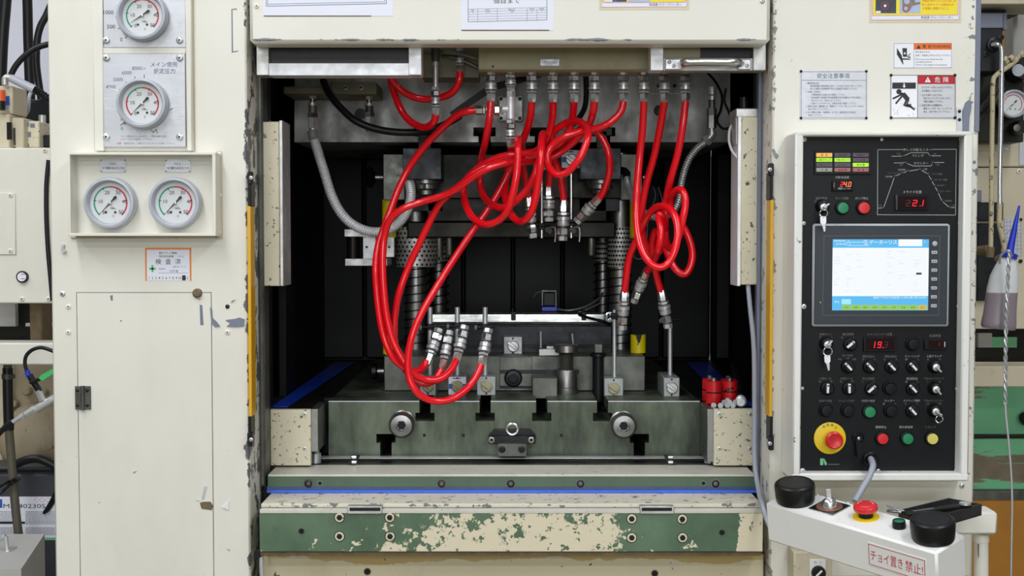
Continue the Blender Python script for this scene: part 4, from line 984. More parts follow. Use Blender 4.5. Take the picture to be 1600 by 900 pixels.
for (a, b), nm in (((-50, 74), 'silver gauge plate marked 500 and 1000, at the top edge'), ((84, 229.5), 'scratched silver gauge plate marked up to 8000 kN')):
    p = T('gauge_plate', nm, 'plate')
    yy = yp - .002
    O('plate_sheet', G().pb(161.5, a, 289.5, b, yy, YC - .004, .0005), M['plate'], p)
    for sx in (166.5, 281):
        for sy in ((63,) if a < 0 else (90.5, 214)): screw(sx, sy, yy, 5.6, p, 'zinc')
    if a < 0:
        O('scale', scale(226, 26, 40, 45.5, 228, 135, 20, 5, yy - .0004), M['ink'], p, flat=True)
        letter([('1000', 169.5, 19, 8.8), ('500', 173.5, 41.5, 8.8), ('0', 189.5, 61.5, 8.8)], yy - .0004, M['ink'], p)
    else:
        g = scale(226, 163, 39, 45, 225, 222, 1, 1, yy - .0004)
        for aa, rr in ((150, 46), (130, 46), (110, 46), (91, 46), (120, 42), (100, 42), (140, 42)):
            g.line([(226 + 39 * math.cos(math.radians(aa)), 163 - 39 * math.sin(math.radians(aa))), (226 + rr * math.cos(math.radians(aa)), 163 - rr * math.sin(math.radians(aa)))], yy - .0004, 1)
        O('scale', g, M['ink'], p, flat=True)
        letter([('8000', 214, 106.5, 7.8), ('6000', 198, 113.5, 7.8), ('5000', 184.5, 124, 7.8), ('4000', 173, 135.5, 7.8), ('0', 190.5, 200.5, 8)], yy - .0004, M['inkb'], p)
        letter([('kN', 225.5, 107, 4)], yy - .0004, M['inkl'], p)
        letter([('メイン使用', 256, 100.5, 8.6), ('設定圧力', 257, 111, 8.6)], yy - .0004, M['inkb'], p)
        letter([('メイン使用圧力に合わせて、下限の赤針を押し、', 226, 213, 3.5), ('バルブで圧力を設定して下さい。', 213, 217.5, 3.5), ('設定圧力は、下限以下にならないよう注意して下さい。', 234, 224, 3.3)], yy - .0004, M['inkl'], p)
        letter([('注意', 185.5, 224, 3.6)], yy - .0004, M['inkr'], p)
        g = G()
        for pts in ([(163, 155), (175, 154), (184, 156)], [(166, 169), (178, 172), (186, 173)], [(268, 187), (280, 185), (289, 187)], [(265, 167), (289, 165)], [(244, 122), (247, 112)], [(170, 137), (187, 143)], [(217, 212), (220, 205)], [(271, 86), (274, 92)], [(163, 208), (172, 212)]): g.line(pts, yy - .0006, 1.1)
        O('tape_residue', g, M['white'], p, flat=True)
        g = G()
        for pts in ([(236, 203), (240, 207), (244, 202), (246, 208)], [(188, 188), (193, 183)], [(265, 172), (270, 169)], [(188, 196), (194, 191)]): g.line(pts, yy - .0007, 1.0)
        O('rust_mark', g, M['brown'], p, flat=True)
gauge(225.5, 26, 38.8, yp - .002, 'silver pressure gauge cut by the top picture edge, needle near 1', [(0, 19, 0), (19, 50, 1)], 2.2)
gauge(225.5, 163, 39, yp - .002, 'silver pressure gauge in the middle of the scratched 8000 kN plate', [(0, 13, 1), (13, 25, 0), (25, 50, 1)], .2)

t = T('gauge_box', 'cream shallow open box holding two round gauges on the left column', 'box')
yb = YC - .045
O('back_board', G().pb(112, 242, 342, 366, YC - .004, YC, .0005), M['cream'], t)
O('top_wall', G().pb(106.5, 238, 337, 242, yb, YC, .0008), M['cream'], t)
O('bottom_wall', G().pb(106.5, 364, 337, 369, yb, YC, .0008), M['cream'], t)
O('left_wall', G().pb(106.5, 241.5, 110, 364.5, yb, YC, .0006), M['cream'], t)
O('right_wall', G().pb(332, 241.5, 337, 364.5, yb, YC, .0006), M['cream'], t)
O('side_flange', G().pb(338, 236, 347, 373, YC - .003, YC, .001), M['cream_d'], t)
for sy in (241, 305, 363): screw(343, sy, YC - .003, 3.6, t, 'cream')
O('caulk_line', G().pb(110, 369.5, 338, 372.5, YC - .004, YC, .001), M['cream_d'], t)
ygb = YC - .004
for px, tx in ((177, '216-1'), (278, '216-2')):
    nm = "'A'" if px < 200 else "'B'"
    np_ = T('name_plate', 'small silver name plate above the %s gauge in the open box' % ('left' if px < 200 else 'right'), 'plate')
    O('plate_sheet', G().pb(px - 20.5, 248.5, px + 20, 269.5, ygb - .0015, ygb, .0004), M['plate'], np_)
    letter([(tx, px - 1, 255.5, 4.6), ('“%s”補助油圧圧力計' % ('A' if px < 200 else 'B'), px, 262.5, 4.4, dict(wpx=36))], ygb - .0019, M['ink'], np_)
    for sx in (px - 18.5, px + 18):
        for sy in (250.5, 267.5): screw(sx, sy, ygb - .0015, .9, np_, 'dark')
gauge(176, 317.5, 40, ygb, 'left round gauge in the open box, green then red scale', [(0, 24.5, 0), (24.5, 50, 1)], -.3)
gauge(277, 317.5, 40, ygb, 'right round gauge in the open box, green then red scale', [(0, 24.5, 0), (24.5, 50, 1)], -.2)

def sticker(name, rect, y, label, m, cat='sign', th=.0006, rot=0):
    t = T(name, label, cat)
    O('sheet', G().pb(*rect, y - th, y, 0), m, t); return t
ys = YC - .0006; y1 = ys - .0003; y2 = ys - .0006
t = sticker('inspection_sticker', (226.8, 387, 299, 438.5), YC, 'white inspection sticker with orange border and twelve numbers on the left column', M['paper'])
O('border', G().pquad(226.8, 387, 299, 390, y1).pquad(226.8, 389.5, 229.3, 438.5, y1).pquad(296.3, 389.5, 299, 438.5, y1), M['orange'], t, flat=True)
O('green_cross', G().pquad(236.6, 414, 239.6, 425, y1).pquad(233, 418.3, 243.2, 421.3, y1), M['gprint'], t, flat=True)
letter([('検', 247.5, 408.7, 9.4), ('査', 262.7, 408.7, 9.4), ('済', 278, 408.7, 9.4), ('動力プレス機械', 262.5, 395.3, 4.0), ('特定自主検査', 260, 400.5, 3.8)] +
       [(str(i + 1), 233 + 5.35 * i, 434.2, 5.4) for i in range(12)], y1, M['ink'], t)
letter([('検査業者', 253, 420, 2.4), ('機械 平成　年　月', 280, 416.8, 2.4), ('29190', 283, 400.6, 3.2)], y1, M['inkl'], t)
letter([('九州 南', 271.5, 423.5, 4.2)], y1, M['inkb'], t)
O('ruled_line', G().line([(248, 426.5), (294, 426.3)], y1, .4), M['inkl'], t, flat=True)
O('black_mark', G().pquad(284.5, 430.2, 290, 438, y2), M['ink'], t, flat=True)

# papers and posters on the fascia
yq = yf - .0006; q1 = yq - .0003; q2 = yq - .0006
t = sticker('paper_sheet', (411, -60, 614, 25), yf, 'large white sheet in a frame line at the top left of the fascia', M['paper'], 'paper')
O('frame_line', G().line([(416, -40), (416, 9.6), (603.5, 5.6), (603.5, -40)], q1, .8).line([(418, -40), (418, 6.5), (601, 2.8), (601, -40)], q1, .6), M['inkb'], t, flat=True)
O('stained_edge', G().pquad(412, 24.2, 580, 25.6, q1), M['brown'], t, flat=True)
t = sticker('paper_sheet', (720.5, -60, 865.5, 47.5), yf, 'white sheet with a small ruled table at the top centre', M['paper'], 'paper')
letter([('個目まで', 791.5, .5, 10.5)], q1, M['ink'], t)
g = G().line([(731.5, -40), (731.5, 34), (854.5, 31), (854.5, -40)], q1, .7)
for i in range(5): g.line([(732, 14.3 + 4 * i), (854, 11.5 + 4 * i)], q1, .35)
for px in (746.5, 777, 823.5, 839): g.line([(px, 13.5), (px, 33.2)], q1, .4)
O('table_lines', g, M['inkb'], t, flat=True)
letter([('回数', 738.5, 16, 2.6), ('実施日', 761.5, 15.5, 2.6), ('確認内容', 799.5, 14.8, 2.6), ('担当者', 831, 14, 2.6), ('確認者', 846.5, 13.6, 2.6), ('印', 739, 19.5, 2.4), ('年月日', 762, 19, 2.4), ('結果', 800, 18.2, 2.4), ('印', 831, 17.5, 2.4), ('印', 846.5, 17, 2.4)], q1, M['inkl'], t)
O('stained_edge', G().pquad(721, 46.4, 858, 48, q1), M['brown'], t, flat=True)
def poster(x0, x1, yb_, y, label, dx, first):
    t = sticker('notice_poster', (x0, -70, x1, yb_), y, label, M['cream_print'], 'poster', .0006)
    a, b, c = y - .0009, y - .0012, y - .0015
    wd = x1 - x0; h = yb_
    O('white_border', G().pquad(x0 + 3.4, -60, x1 - 4, h - 4.2, a), M['paper'], t, flat=True)
    O('yellow_field', G().pquad(x0 + 5.4, -60, x1 - 5.8, h - 11.5, b), M['yprint'], t, flat=True)
    O('pink_rule', G().line([(x0 + 3.6, -60), (x0 + 3.6, h - 4.2), (x1 - 4, h - 5.0), (x1 - 4, -60)], b, .6).line([(x0 + 5.2, -60), (x0 + 5.2, h - 12), (x0 + 6, h - 11.4), (x1 - 7, h - 12), (x1 - 5.8, h - 13), (x1 - 5.8, -60)], c, .7), M['pink'], t, flat=True)
    letter([('製造課 グループリーダー', x0 + wd * .735, h - 8.2, 4.6, dict(wpx=50))], b, M['inkb'], t)
    g = G()
    return t, a, b, c
t, a, b, c = poster(936.5, 1077, 15.3, yf, 'yellow notice poster cut off at the top, near the fascia middle', 0, 0)
O('photo_print', G().pquad(945, -40, 979, 2.8, c), M['photo_d'], t, flat=True)
O('photo_print', G().pquad(981.5, -40, 1016, 2.8, c), M['photo_l'], t, flat=True)
O('photo_detail', G().pquad(945, -1, 957, 2.8, c - .0003), M['paper'], t, flat=True); O('photo_detail', G().pquad(959, -3, 964, 2.8, c - .0003), M['bprint'], t, flat=True)
t, a, b, c = poster(1358.5, 1502.5, 35.4, YC, 'yellow notice poster with two small photos on the right column', 0, 1)
O('photo_print', G().pquad(1368.3, -40, 1400.5, 20.6, c), M['photo_d'], t, flat=True)
O('photo_print', G().pquad(1406, -40, 1438.5, 20.4, c), M['photo_l'], t, flat=True)
g = G()
for p in ([(1410, -10), (1427, -10), (1430, 4), (1438, 3), (1438, 6), (1426, 9), (1421, 17), (1414, 19), (1410, 14)],): g.poly(PP(p, c - .0003))
O('photo_detail', g, M['photo_b'], t, flat=True)
O('photo_detail', G().disc(P(1417, 2, c - .0004), 4.5 * S(YC), 16).disc(P(1415.5, 13.3, c - .0004), 2.8 * S(YC), 14), M['photo_l'], t, flat=True)
O('photo_detail', G().pquad(1368.5, 17, 1376, 20.6, c - .0003).disc(P(1383, 9, c - .0004), 2.2 * S(YC), 12), M['paper'], t, flat=True); O('photo_detail', G().pquad(1381.5, 19, 1386, 20.6, c - .0003), M['bprint'], t, flat=True)
O('red_ring', G().disc(P(1382.8, 9.2, c - .0005), 6.2 * S(YC), 24, 5.4 * S(YC)).disc(P(1415.8, 13.2, c - .0005), 5.9 * S(YC), 24, 5.2 * S(YC)), M['inkr'], t, flat=True)
letter([('※確認が終わったら必ず型に油', 1467, 1, 4.5, dict(wpx=52)), ('料に挟まれている製品は必', 1465.5, 7, 4.5, dict(wpx=50)), ('ず容器に廃棄すること', 1462, 13, 4.5, dict(wpx=41))], c, M['warn'], t)

# plates on the right column
t = sticker('safety_plate', (1250, 110, 1355.5, 186), YC, 'silver safety notice plate with many lines of text above the control panel', M['plate'], 'plate', .0012)
yy = YC - .0016
O('plate_frame', G().line([(1252, 112), (1353.5, 112), (1353.5, 184), (1252, 184), (1252, 112)], yy, .6).line([(1252, 125.5), (1353.5, 125.5)], yy, .5), M['inkb'], t, flat=True)
letter([('安全注意事項', 1302, 118.5, 8.6)], yy, M['inkb'], t)
L = [('1. 機械使用の前に', 1259, 130), ('取扱説明書と警告銘板を読み、十分役立て安全に使って下さい。', 1266, 134.3), ('誤った運転や点検整備不良は人身事故の原因になります。', 1266, 138.6), ('2. 作業に入る前に', 1259, 143.5),
     ('・作業開始前の点検を必ず実施して下さい。', 1266, 148), ('・安全装置や安全囲の安全装置等の安全装置は必ず取付使用し、', 1266, 152.4), ('取り外したり、改造しないで下さい。', 1268, 157), ('・切換スイッチのキーは、作業主任者が管理して下さい。', 1266, 161.5),
     ('3. 金型の交換・調整時には、電源スイッチを「切」にしてキーを抜き、', 1259, 166), ('自分で持っていて下さい。', 1263, 170.5), ('4. 万一故障の点検・分解時は、必ず圧・油圧源を切り残圧を', 1259, 175.5), ('排除して下さい。', 1263, 180)]
letter([(s_, x, y, 3.3, dict(al='L', sx=.88)) for s_, x, y in L], yy, M['inkb'], t)
for sx in (1251.5, 1353.5):
    for sy in (111.5, 184.5): screw(sx, sy, YC - .0012, 2.2, t, 'dark')
t = sticker('warning_sticker', (1395.5, 66.5, 1488.5, 107), YC, 'white and orange hand crush warning sticker on the right column', M['white'], 'sign')
O('border', G().line([(1397, 67.8), (1487, 67.3), (1487, 105.6), (1396.8, 106), (1397, 67.8)], y1, .5).line([(1428, 68), (1428, 105.8)], y1, .4), M['inkb'], t, flat=True)
O('orange_band', G().pquad(1428.2, 67.5, 1486.8, 77.4, y1), M['warn'], t, flat=True)
g = G()
g.poly(PP([(1432, 75.8), (1435.4, 70), (1438.6, 75.8)], y2))
for p in ([(1401.5, 75), (1409, 86.5), (1409.5, 91), (1418, 91.4), (1422, 92), (1422.5, 93.4), (1418, 93.2), (1410.5, 93), (1411.8, 100.5), (1410.6, 100.5), (1407, 93.5), (1401.5, 85)], [(1410, 75.2), (1417, 75.2), (1417, 88.6), (1411, 88.6)], [(1417.5, 87.5), (1422.6, 83.2), (1422.8, 84.5), (1418.5, 88.3)], [(1418, 88.3), (1422.6, 88.6), (1422.6, 91), (1421.4, 91), (1420.8, 90), (1418, 89.6)]): g.poly(PP(p, y2))
g.text('警', 1444.4, 72.5, 6, y2).text('告', 1452.6, 72.5, 6, y2).text('WARNING', 1470.7, 72.3, 5.9, y2)
O('pictogram', g, M['ink'], t, flat=True)
O('arrow', G().poly(PP([(1412.8, 81.5), (1414.5, 81.5), (1414.5, 83.4), (1415.5, 83.4), (1413.7, 85.6), (1411.8, 83.4), (1412.8, 83.4)], y2 - .0003)), M['white'], t, flat=True)
letter([('手を挟まれます。', 1430.5, 81.2, 3.2, dict(al='L')), ('金型・可動部に手を入れないで下さい。', 1430.5, 86.5, 3.2, dict(al='L')), ("Don't put your hand into the", 1430.5, 92.3, 3.6, dict(al='L')), ('movable portions.', 1430.5, 96.6, 3.6, dict(al='L')), ('There is the danger to be pinched.', 1430.5, 101, 3.5, dict(al='L'))], y1, M['inkb'], t)
t = sticker('danger_plate', (1391, 116.5, 1493.5, 185.5), YC, 'danger plate with red header and a person crushed beneath a press', M['plate'], 'plate', .0012)
yy = YC - .0016; yz = YC - .0020
O('white_field', G().pquad(1392.5, 118, 1433.5, 183.5, yy), M['white'], t, flat=True)
O('red_header', G().pquad(1434.2, 117.5, 1492, 131.2, yy), M['redprint'], t, flat=True)
O('frame_line', G().line([(1392.2, 117.5), (1492.5, 117.5), (1492.5, 184), (1392.2, 184), (1392.2, 117.5)], yz, .6).line([(1433.8, 118), (1433.8, 184)], yz, .6), M['ink'], t, flat=True)
g = G().pquad(1394.2, 129, 1431, 138.6, yz)
g.disc(P(1404.6, 143.3, yz), 4.1 * S(YC), 18)
g.poly(PP([(1409, 146), (1414, 144.5), (1421, 153), (1420.5, 158), (1417, 166), (1411, 165), (1414.5, 157), (1409, 149.5)], yz))
for pts, wd in (([(1411, 146.5), (1395.5, 154)], 2.7), ([(1411, 148.5), (1400, 161.5)], 2.7), ([(1414, 164), (1423, 163.5)], 2.6), ([(1414, 164.5), (1424, 167)], 3), ([(1422, 166), (1428.5, 171)], 2.7), ([(1405, 146), (1410, 146)], 2.4)): g.line(pts, yz - .0001, wd)
O('pictogram', g, M['ink'], t, flat=True)
g = G().poly(PP([(1411.8, 130), (1413.6, 130), (1413.6, 134), (1415.5, 134), (1412.7, 137.6), (1410, 134), (1411.8, 134)], yz - .0003))
O('arrow', g, M['white'], t, flat=True)
O('warning_triangle', G().poly(PP([(1445, 128.6), (1449.7, 120), (1454.4, 128.6)], yz)), M['white'], t, flat=True)
letter([('危', 1465, 124.5, 9.4), ('険', 1478, 124.5, 9.4)], yz, M['white'], t)
O('exclamation', G().pquad(1449.3, 122.8, 1450.2, 126.2, yz - .0003).pquad(1449.3, 126.8, 1450.2, 127.6, yz - .0003), M['redprint'], t, flat=True)
letter([('ダイスペース内に入らないで下さい。', 1440, 136.5, 3.8, dict(al='L', wpx=48)), ('必ず事故につながります。', 1440, 142, 3.8, dict(al='L', wpx=33)), ('1. 止むを得ず入るときは、', 1438, 148.5, 3.6, dict(al='L', wpx=34)), ('安全ブロックとスライドロックをし', 1443, 153.5, 3.6, dict(al='L', wpx=42)), ('作動を確認して下さい。', 1443, 158.5, 3.6, dict(al='L', wpx=31)), ('2. 金型交換又は調整時は、', 1437, 164.5, 3.6, dict(al='L', wpx=36)), ('電源スイッチを「切」にしてキーを', 1443, 169.5, 3.6, dict(al='L', wpx=44)), ('抜き、自分で持っていて下さい。', 1443, 174.5, 3.6, dict(al='L', wpx=42)), ], yy, M['ink'], t)
g = G(); random.seed(3)
for i in range(30): x = random.uniform(1396, 1430); y = random.uniform(158, 181); g.line([(x, y), (x + random.uniform(-3, 3), y + random.uniform(-2.5, 2.5))], yz - .0002, random.uniform(.3, .9))
O('dirt_marks', g, M['cream_d'], t, flat=True)
for sx in (1392.3, 1492):
    for sy in (117.5, 184): screw(sx, sy, YC - .0012, 2.4, t, 'dark')

# ------------------------------------------------------------------ control panel on the right column
cp = T('control_panel', 'black control panel with touch screen, buttons and switches in a worn white frame', 'control panel')
yo = -.255; yk = -.225                          # rim front, black plate front
O('enclosure', G().pb(1248, 208, 1517, 748, yk + .012, YC, .002), M['cream_r'], cp)
O('frame_rail', G().pb(1244.5, 205, 1519.5, 212.5, yo - .0006, YC, .003), M['white_rim'], cp)
O('frame_rail', G().pb(1238, 740, 1514, 752, yo - .0006, YC, .003), M['white_rim'], cp)
O('frame_rail', G().pb(1240.5, 207, 1253.2, 751, yo, YC, .003), M['white_rim'], cp)
O('frame_rail', G().pb(1503.5, 207, 1517, 751, yo, YC, .003), M['white_rim'], cp)
O('panel_plate', G().pb(1250, 209, 1506, 744, yk, yk + .012, .0005), M['black'], cp)
for sx, sy, r in ((1257, 218, 3.6), (1378, 218, 2.6), (1501, 217.5, 2.8), (1256, 349, 3), (1499.5, 348.5, 3), (1256, 479, 4), (1497.5, 478.5, 3), (1254, 607, 2.5), (1495.5, 607.5, 3), (1254, 736, 4.5), (1372.5, 735.5, 3), (1493.5, 735.5, 3)): screw(sx, sy, yk, r, cp, 'zinc', h=.3)
O('bottom_strip', G().pb(1262, 738.5, 1318, 743.5, yk - .004, yk, .0005), M['lgrey'], cp)
K = S(yk)
y1 = yk - .0004; y2 = yk - .0008
# captions
L = [('作動油温度', 1316, 277, 4.4, 'w'), ('操作電源', 1283.5, 309.8, 4.6, 'd'), ('切', 1274.5, 314.8, 3.8, 'd'), ('入', 1293, 314.8, 3.8, 'd'), ('ポンプ起動', 1315.5, 309.8, 4.2, 'd'), ('ポンプ停止', 1346.5, 309.8, 4.2, 'w'),
     ('プレス作動モニター', 1433.5, 234, 5, 'w'), ('Vリング', 1434.5, 243.2, 5, 'w'), ('カウンター', 1439, 255, 4.8, 'w'), ('スライド位置', 1425.5, 300, 5, 'w'),
     ('下限', 1403.5, 240.5, 3.2, 'd'), ('上昇', 1460, 240.5, 3.2, 'd'), ('上限', 1407.5, 257.7, 3.2, 'd'), ('下降', 1464.5, 257.5, 3.2, 'd'),
     ('上昇減速', 1388.5, 276, 3, 'w'), ('リリーシング', 1396, 270.3, 3, 'd'), ('加圧開始', 1409, 265.2, 3, 'w'), ('上限', 1445.5, 264.3, 3.4, 'w'), ('Vリング後退', 1464, 271.8, 3, 'd'), ('カウンター後退', 1469.5, 280.8, 3, 'd'), ('送り戻り', 1470, 289.8, 3, 'd'), ('エアーブロー', 1477.5, 299, 3, 'd'), ('下降減速', 1481, 313.8, 3, 'd'), ('下限', 1489, 321.3, 3, 'd'), ('下限', 1374.5, 321.4, 3, 'd'),
     ('金型セット', 1290, 522.3, 4, 'd'), ('切', 1281.5, 527.3, 3.4, 'd'), ('入', 1299.5, 527.3, 3.4, 'd'), ('機内照明', 1325, 522.3, 4.4, 'd'), ('切', 1315.5, 527.3, 3.4, 'd'), ('入', 1333.5, 527.3, 3.4, 'd'), ('シャットハイト位置', 1374.5, 522.3, 4.4, 'd'), ('生産数量', 1461, 524.5, 4.6, 'd'),
     ('送り切換', 1324, 555.5, 4.2, 'd'), ('手動', 1312, 561.3, 3.2, 'd'), ('入動', 1324, 559.8, 3.2, 'd'), ('切断', 1335, 561.3, 3.2, 'd'), ('補助油圧A', 1357, 556.8, 4.2, 'd'), ('切', 1348.5, 561.5, 3.4, 'd'), ('入', 1366.5, 561.5, 3.4, 'd'), ('補助油圧B', 1391.5, 556.8, 4.2, 'd'), ('切', 1382, 561.5, 3.4, 'd'), ('入', 1400.5, 561.5, 3.4, 'd'), ('リリーシング', 1425.5, 556.5, 4, 'w'), ('切', 1416, 561.5, 3.4, 'w'), ('入', 1434.5, 561.5, 3.4, 'd'), ('上型クランプ', 1459.5, 556.5, 4, 'w'), ('入', 1450, 561.5, 3.4, 'w'), ('切', 1468.5, 561.5, 3.4, 'd'),
     ('入側ロール', 1289.5, 591.3, 4, 'd'), ('開', 1281, 596.2, 3.4, 'd'), ('閉', 1299, 596.2, 3.4, 'd'), ('出側ロール', 1323, 591.3, 4, 'd'), ('開', 1314, 596.2, 3.4, 'd'), ('閉', 1332, 596.2, 3.4, 'd'), ('加工速選択', 1357, 591.5, 4, 'd'), ('A', 1348, 596.5, 3.2, 'd'), ('B', 1365.5, 596.5, 3.2, 'd'), ('製品取出', 1425, 591.5, 4.4, 'w'), ('切', 1416, 596.5, 3.4, 'w'), ('入', 1433.5, 596.5, 3.4, 'd'), ('下型Aダイクランプ', 1459, 591.5, 3.7, 'd'), ('入', 1449.5, 596.5, 3.4, 'd'), ('切', 1468, 596.5, 3.4, 'd'),
     ('2回送り前進', 1289.5, 626.2, 3.8, 'd'), ('ワンピッチ送り', 1323, 626.2, 3.8, 'd'), ('2回送り後退', 1356.5, 626.2, 3.8, 'w'), ('カッター', 1390, 626, 4.4, 'w'), ('切', 1381, 631, 3.6, 'w'), ('入', 1399, 631, 3.4, 'd'), ('スクラップ選択', 1424.5, 626, 3.8, 'w'), ('切', 1415, 631, 3.4, 'd'), ('入', 1433, 631, 3.4, 'd'), ('下型Aダイリフター', 1459, 626.2, 3.7, 'd'), ('上昇', 1449, 631, 3.2, 'd'), ('下降', 1468, 631, 3.2, 'd'),
     ('連続停止', 1376.5, 667.3, 4.5, 'w'), ('原位置復帰', 1415.5, 667.3, 4.3, 'w'), ('リセット', 1454, 667.3, 4.6, 'd')]
for l in L: letter([l[:4]], y1, M['inkw' if l[4] == 'w' else 'inkd'], cp, 'caption')
# press monitor diagram
md = O('monitor_diagram', G().line([(1415, 233.6), (1371.5, 233.8), (1371, 335.5), (1493, 336), (1494.3, 233.2), (1456, 233.4)], y1, .9)
       .line([(1393.5, 244.2), (1411, 244), (1423, 238.6), (1450, 238.6), (1453, 243.6), (1470, 243.4)], y1, .9)
       .line([(1397, 254.6), (1415, 254.4), (1426.5, 259.3), (1455, 259.3), (1457.5, 254), (1475, 253.8)], y1, .9)
       .line([(1372.5, 325.2), (1380.5, 324.8), (1398, 275.5), (1409, 270.6), (1418.5, 267.5), (1437.5, 264.6), (1450.2, 272), (1455, 281), (1460, 290), (1465, 299), (1471.5, 313.8), (1483.5, 324.2), (1492, 324.4)], y1, .9), M['inkw'], cp, flat=True)
for px, py in ((1411, 244), (1453, 243.5), (1415, 254.3), (1457.5, 254), (1380.5, 324.8), (1398, 275.5), (1409, 270.6), (1418.5, 267.5), (1437.5, 264.6), (1450.2, 272), (1455, 281), (1460, 290), (1465, 299), (1471.5, 313.8), (1483.5, 324.2)):
    O('indicator_lamp', G().lathe(P(px, py, yk), FRONT, [(2.4 * K, 0), (2.4 * K, .001), (1.8 * K, .0016), (.8 * K, .0022)], 12), M['lens'], md)
SEG = {'0': 'abcdef', '1': 'bc', '2': 'abged', '3': 'abgcd', '4': 'fgbc', '9': 'abcdfg'}
def digits(g, s_, x, y, h, wd, pitch, yy, sl=.16, th=.15):
    for ch in s_:
        if ch == '.': g.pquad(x - pitch * .22, y + h * .36, x - pitch * .22 + h * .16, y + h * .52, yy); continue
        xa, xb, t_ = x, x + wd, h * th; sk = lambda px, py: (px - (py - y) * sl, py)
        Q = dict(a=(xa, y - h / 2, xb, y - h / 2 + t_), d=(xa, y + h / 2 - t_, xb, y + h / 2), g=(xa, y - t_ / 2, xb, y + t_ / 2), f=(xa, y - h / 2, xa + t_, y), b=(xb - t_, y - h / 2, xb, y), e=(xa, y, xa + t_, y + h / 2), c=(xb - t_, y, xb, y + h / 2))
        for q in SEG[ch]:
            a, b, c, d = Q[q]; g.poly(PP([sk(a, d), sk(c, d), sk(c, b), sk(a, b)], yy))
        x += pitch
    return g
def display(rect, name, inner):
    o = O(name, G().pb(*rect, yk - .006, yk, .001), M['black'], cp)
    O('window', G().pb(*inner, yk - .0066, yk - .005, 0), M['ledb'], o); return o
dy = yk - .0072
d = display((1399.5, 304, 1451.5, 328.5), 'slide_position_display', (1403, 306.5, 1449, 326.5))
O('side_cap', G().pb(1399.5, 304, 1403, 328.5, yk - .008, yk, .0008), M['slate'], d)
O('lit_digits', digits(digits(G(), '2.', 1426, 317.3, 10, 7, 14, dy), '1', 1437, 317.3, 10, 6, 14, dy), M['led'], d, flat=True)
O('dim_digits', digits(G(), '2', 1416, 317.3, 10, 6.5, 14, dy, th=.13), M['ledd'], d, flat=True)
d = display((1349.5, 526.5, 1400.5, 549.5), 'shut_height_display', (1353, 528.5, 1398, 547))
O('lit_digits', digits(G(), '19.', 1361.5, 538.8, 10, 6, 9.8, dy), M['led'], d, flat=True)
O('dim_digits', digits(G(), '3', 1381.5, 538.8, 9.5, 5.5, 10, dy, th=.12), M['ledd'], d, flat=True)
d = display((1444.5, 529.5, 1480, 546.5), 'counter_display', (1451, 532, 1476, 544))
O('lit_digits', digits(G(), '0', 1466.5, 537.5, 6, 3.6, 6, dy), M['ledd'], d, flat=True)
O('reset_key', G().pb(1475.5, 534, 1477, 542, yk - .008, yk - .006), M['lgrey'], d)
d = display((1300.5, 281.5, 1333.5, 298.5), 'temperature_display', (1302, 283, 1332, 297))
O('lit_digits', digits(digits(G(), '4.', 1318.5, 288, 8, 4.6, 6.3, dy), '0', 1325.5, 288, 8, 4.6, 6, dy), M['ledh'], d, flat=True)
O('lit_digits', digits(G(), '2', 1313.3, 288, 8, 4.6, 6, dy), M['led'], d, flat=True)
O('status_mark', G().pquad(1309.5, 293.2, 1316, 296, dy), M['tealp'], d, flat=True)
O('status_mark', G().pquad(1317, 294, 1322, 295.5, dy).pquad(1323.5, 294, 1329, 295.5, dy).pquad(1302.6, 285, 1304, 293, dy), M['inkd'], d, flat=True)
# annunciator lamps
an = O('annunciator', G().pb(1272.5, 235, 1362.5, 272.5, yk - .004, yk, .0006), M['black'], cp)
LM = [['amber', 'purp', 'purp'], ['lime', 'lime', 'purp'], ['purp', 'purp', 'lime'], ['palel', 'pinkl', 'pinkl']]
TXT = [['電　源', '油圧異常', '非常停止'], ['上型クランプ', '下型クランプ', 'バック端'], ['材料センサ', '送り完了', '原 位 置'], ['寸　動', '安全行程', '連　続']]
for r in range(4):
    for c_ in range(3):
        a = 1275.5 + 28.5 * c_; b = 239 + 7.7 * r
        lp = O('lamp_window', G().pb(a, b, a + 25, b + 6.3, yk - .0055, yk - .003, .0004), M[LM[r][c_]], an)
        letter([(TXT[r][c_], a + 12.5, b + 3.2, 3.4)], yk - .0058, M['ink'], lp)
# push buttons, selectors, key switches
def button(px, py, m, r=8.7, bez=11.3, parent=cp, h=.008):
    b = O('push_button', G().lathe(P(px - .7, py - .7, yk), FRONT, [(bez * K, 0), (bez * K, .004), (bez * .92 * K, .0075), (r * 1.06 * K, .0078), (r * 1.04 * K, .003)], 26), M['black'], parent)
    O('button_cap', G().lathe(P(px, py, yk), FRONT, [(r * K, .002), (r * K, h), (r * .93 * K, h + .0012), (r * .5 * K, h + .0016)], 26), M[m], b)
    return b
button(1316, 325, 'green'); button(1348.8, 325, 'redb', 9)
button(1358, 643.3, 'green', 8.6); button(1378, 685, 'redb', 8.5); button(1417, 685, 'green', 8.5); button(1455.5, 685, 'yelb', 8.5)
for px, py in ((1290.5, 640.8), (1324.5, 641.5), (1425.8, 537.5), (1390, 606.5), (1391.5, 641.5)): button(px, py, 'black', 9, 11.3, h=.010)
def selector(px, py, ang):
    b = O('selector_switch', G().lathe(P(px - 1, py - .5, yk), FRONT, [(11 * K, 0), (11 * K, .004), (9.6 * K, .0075), (8 * K, .008), (7.6 * K, .016), (6.8 * K, .017)], 26), M['black'], cp)
    M4 = Matrix.Translation(P(px, py, yk - .017)) @ Matrix.Rotation(math.radians(ang), 4, 'Y')
    lv = O('selector_lever', G().xf(M4).box(-1.7 * K, 1.7 * K, -.004, .002, -7.2 * K, 7.2 * K, .4 * K), M['white'], b)
    O('lever_mark', G().xf(M4).box(-1.3 * K, 1.3 * K, -.0044, -.003, 3.6 * K, 5.6 * K), M['blackm'], lv)
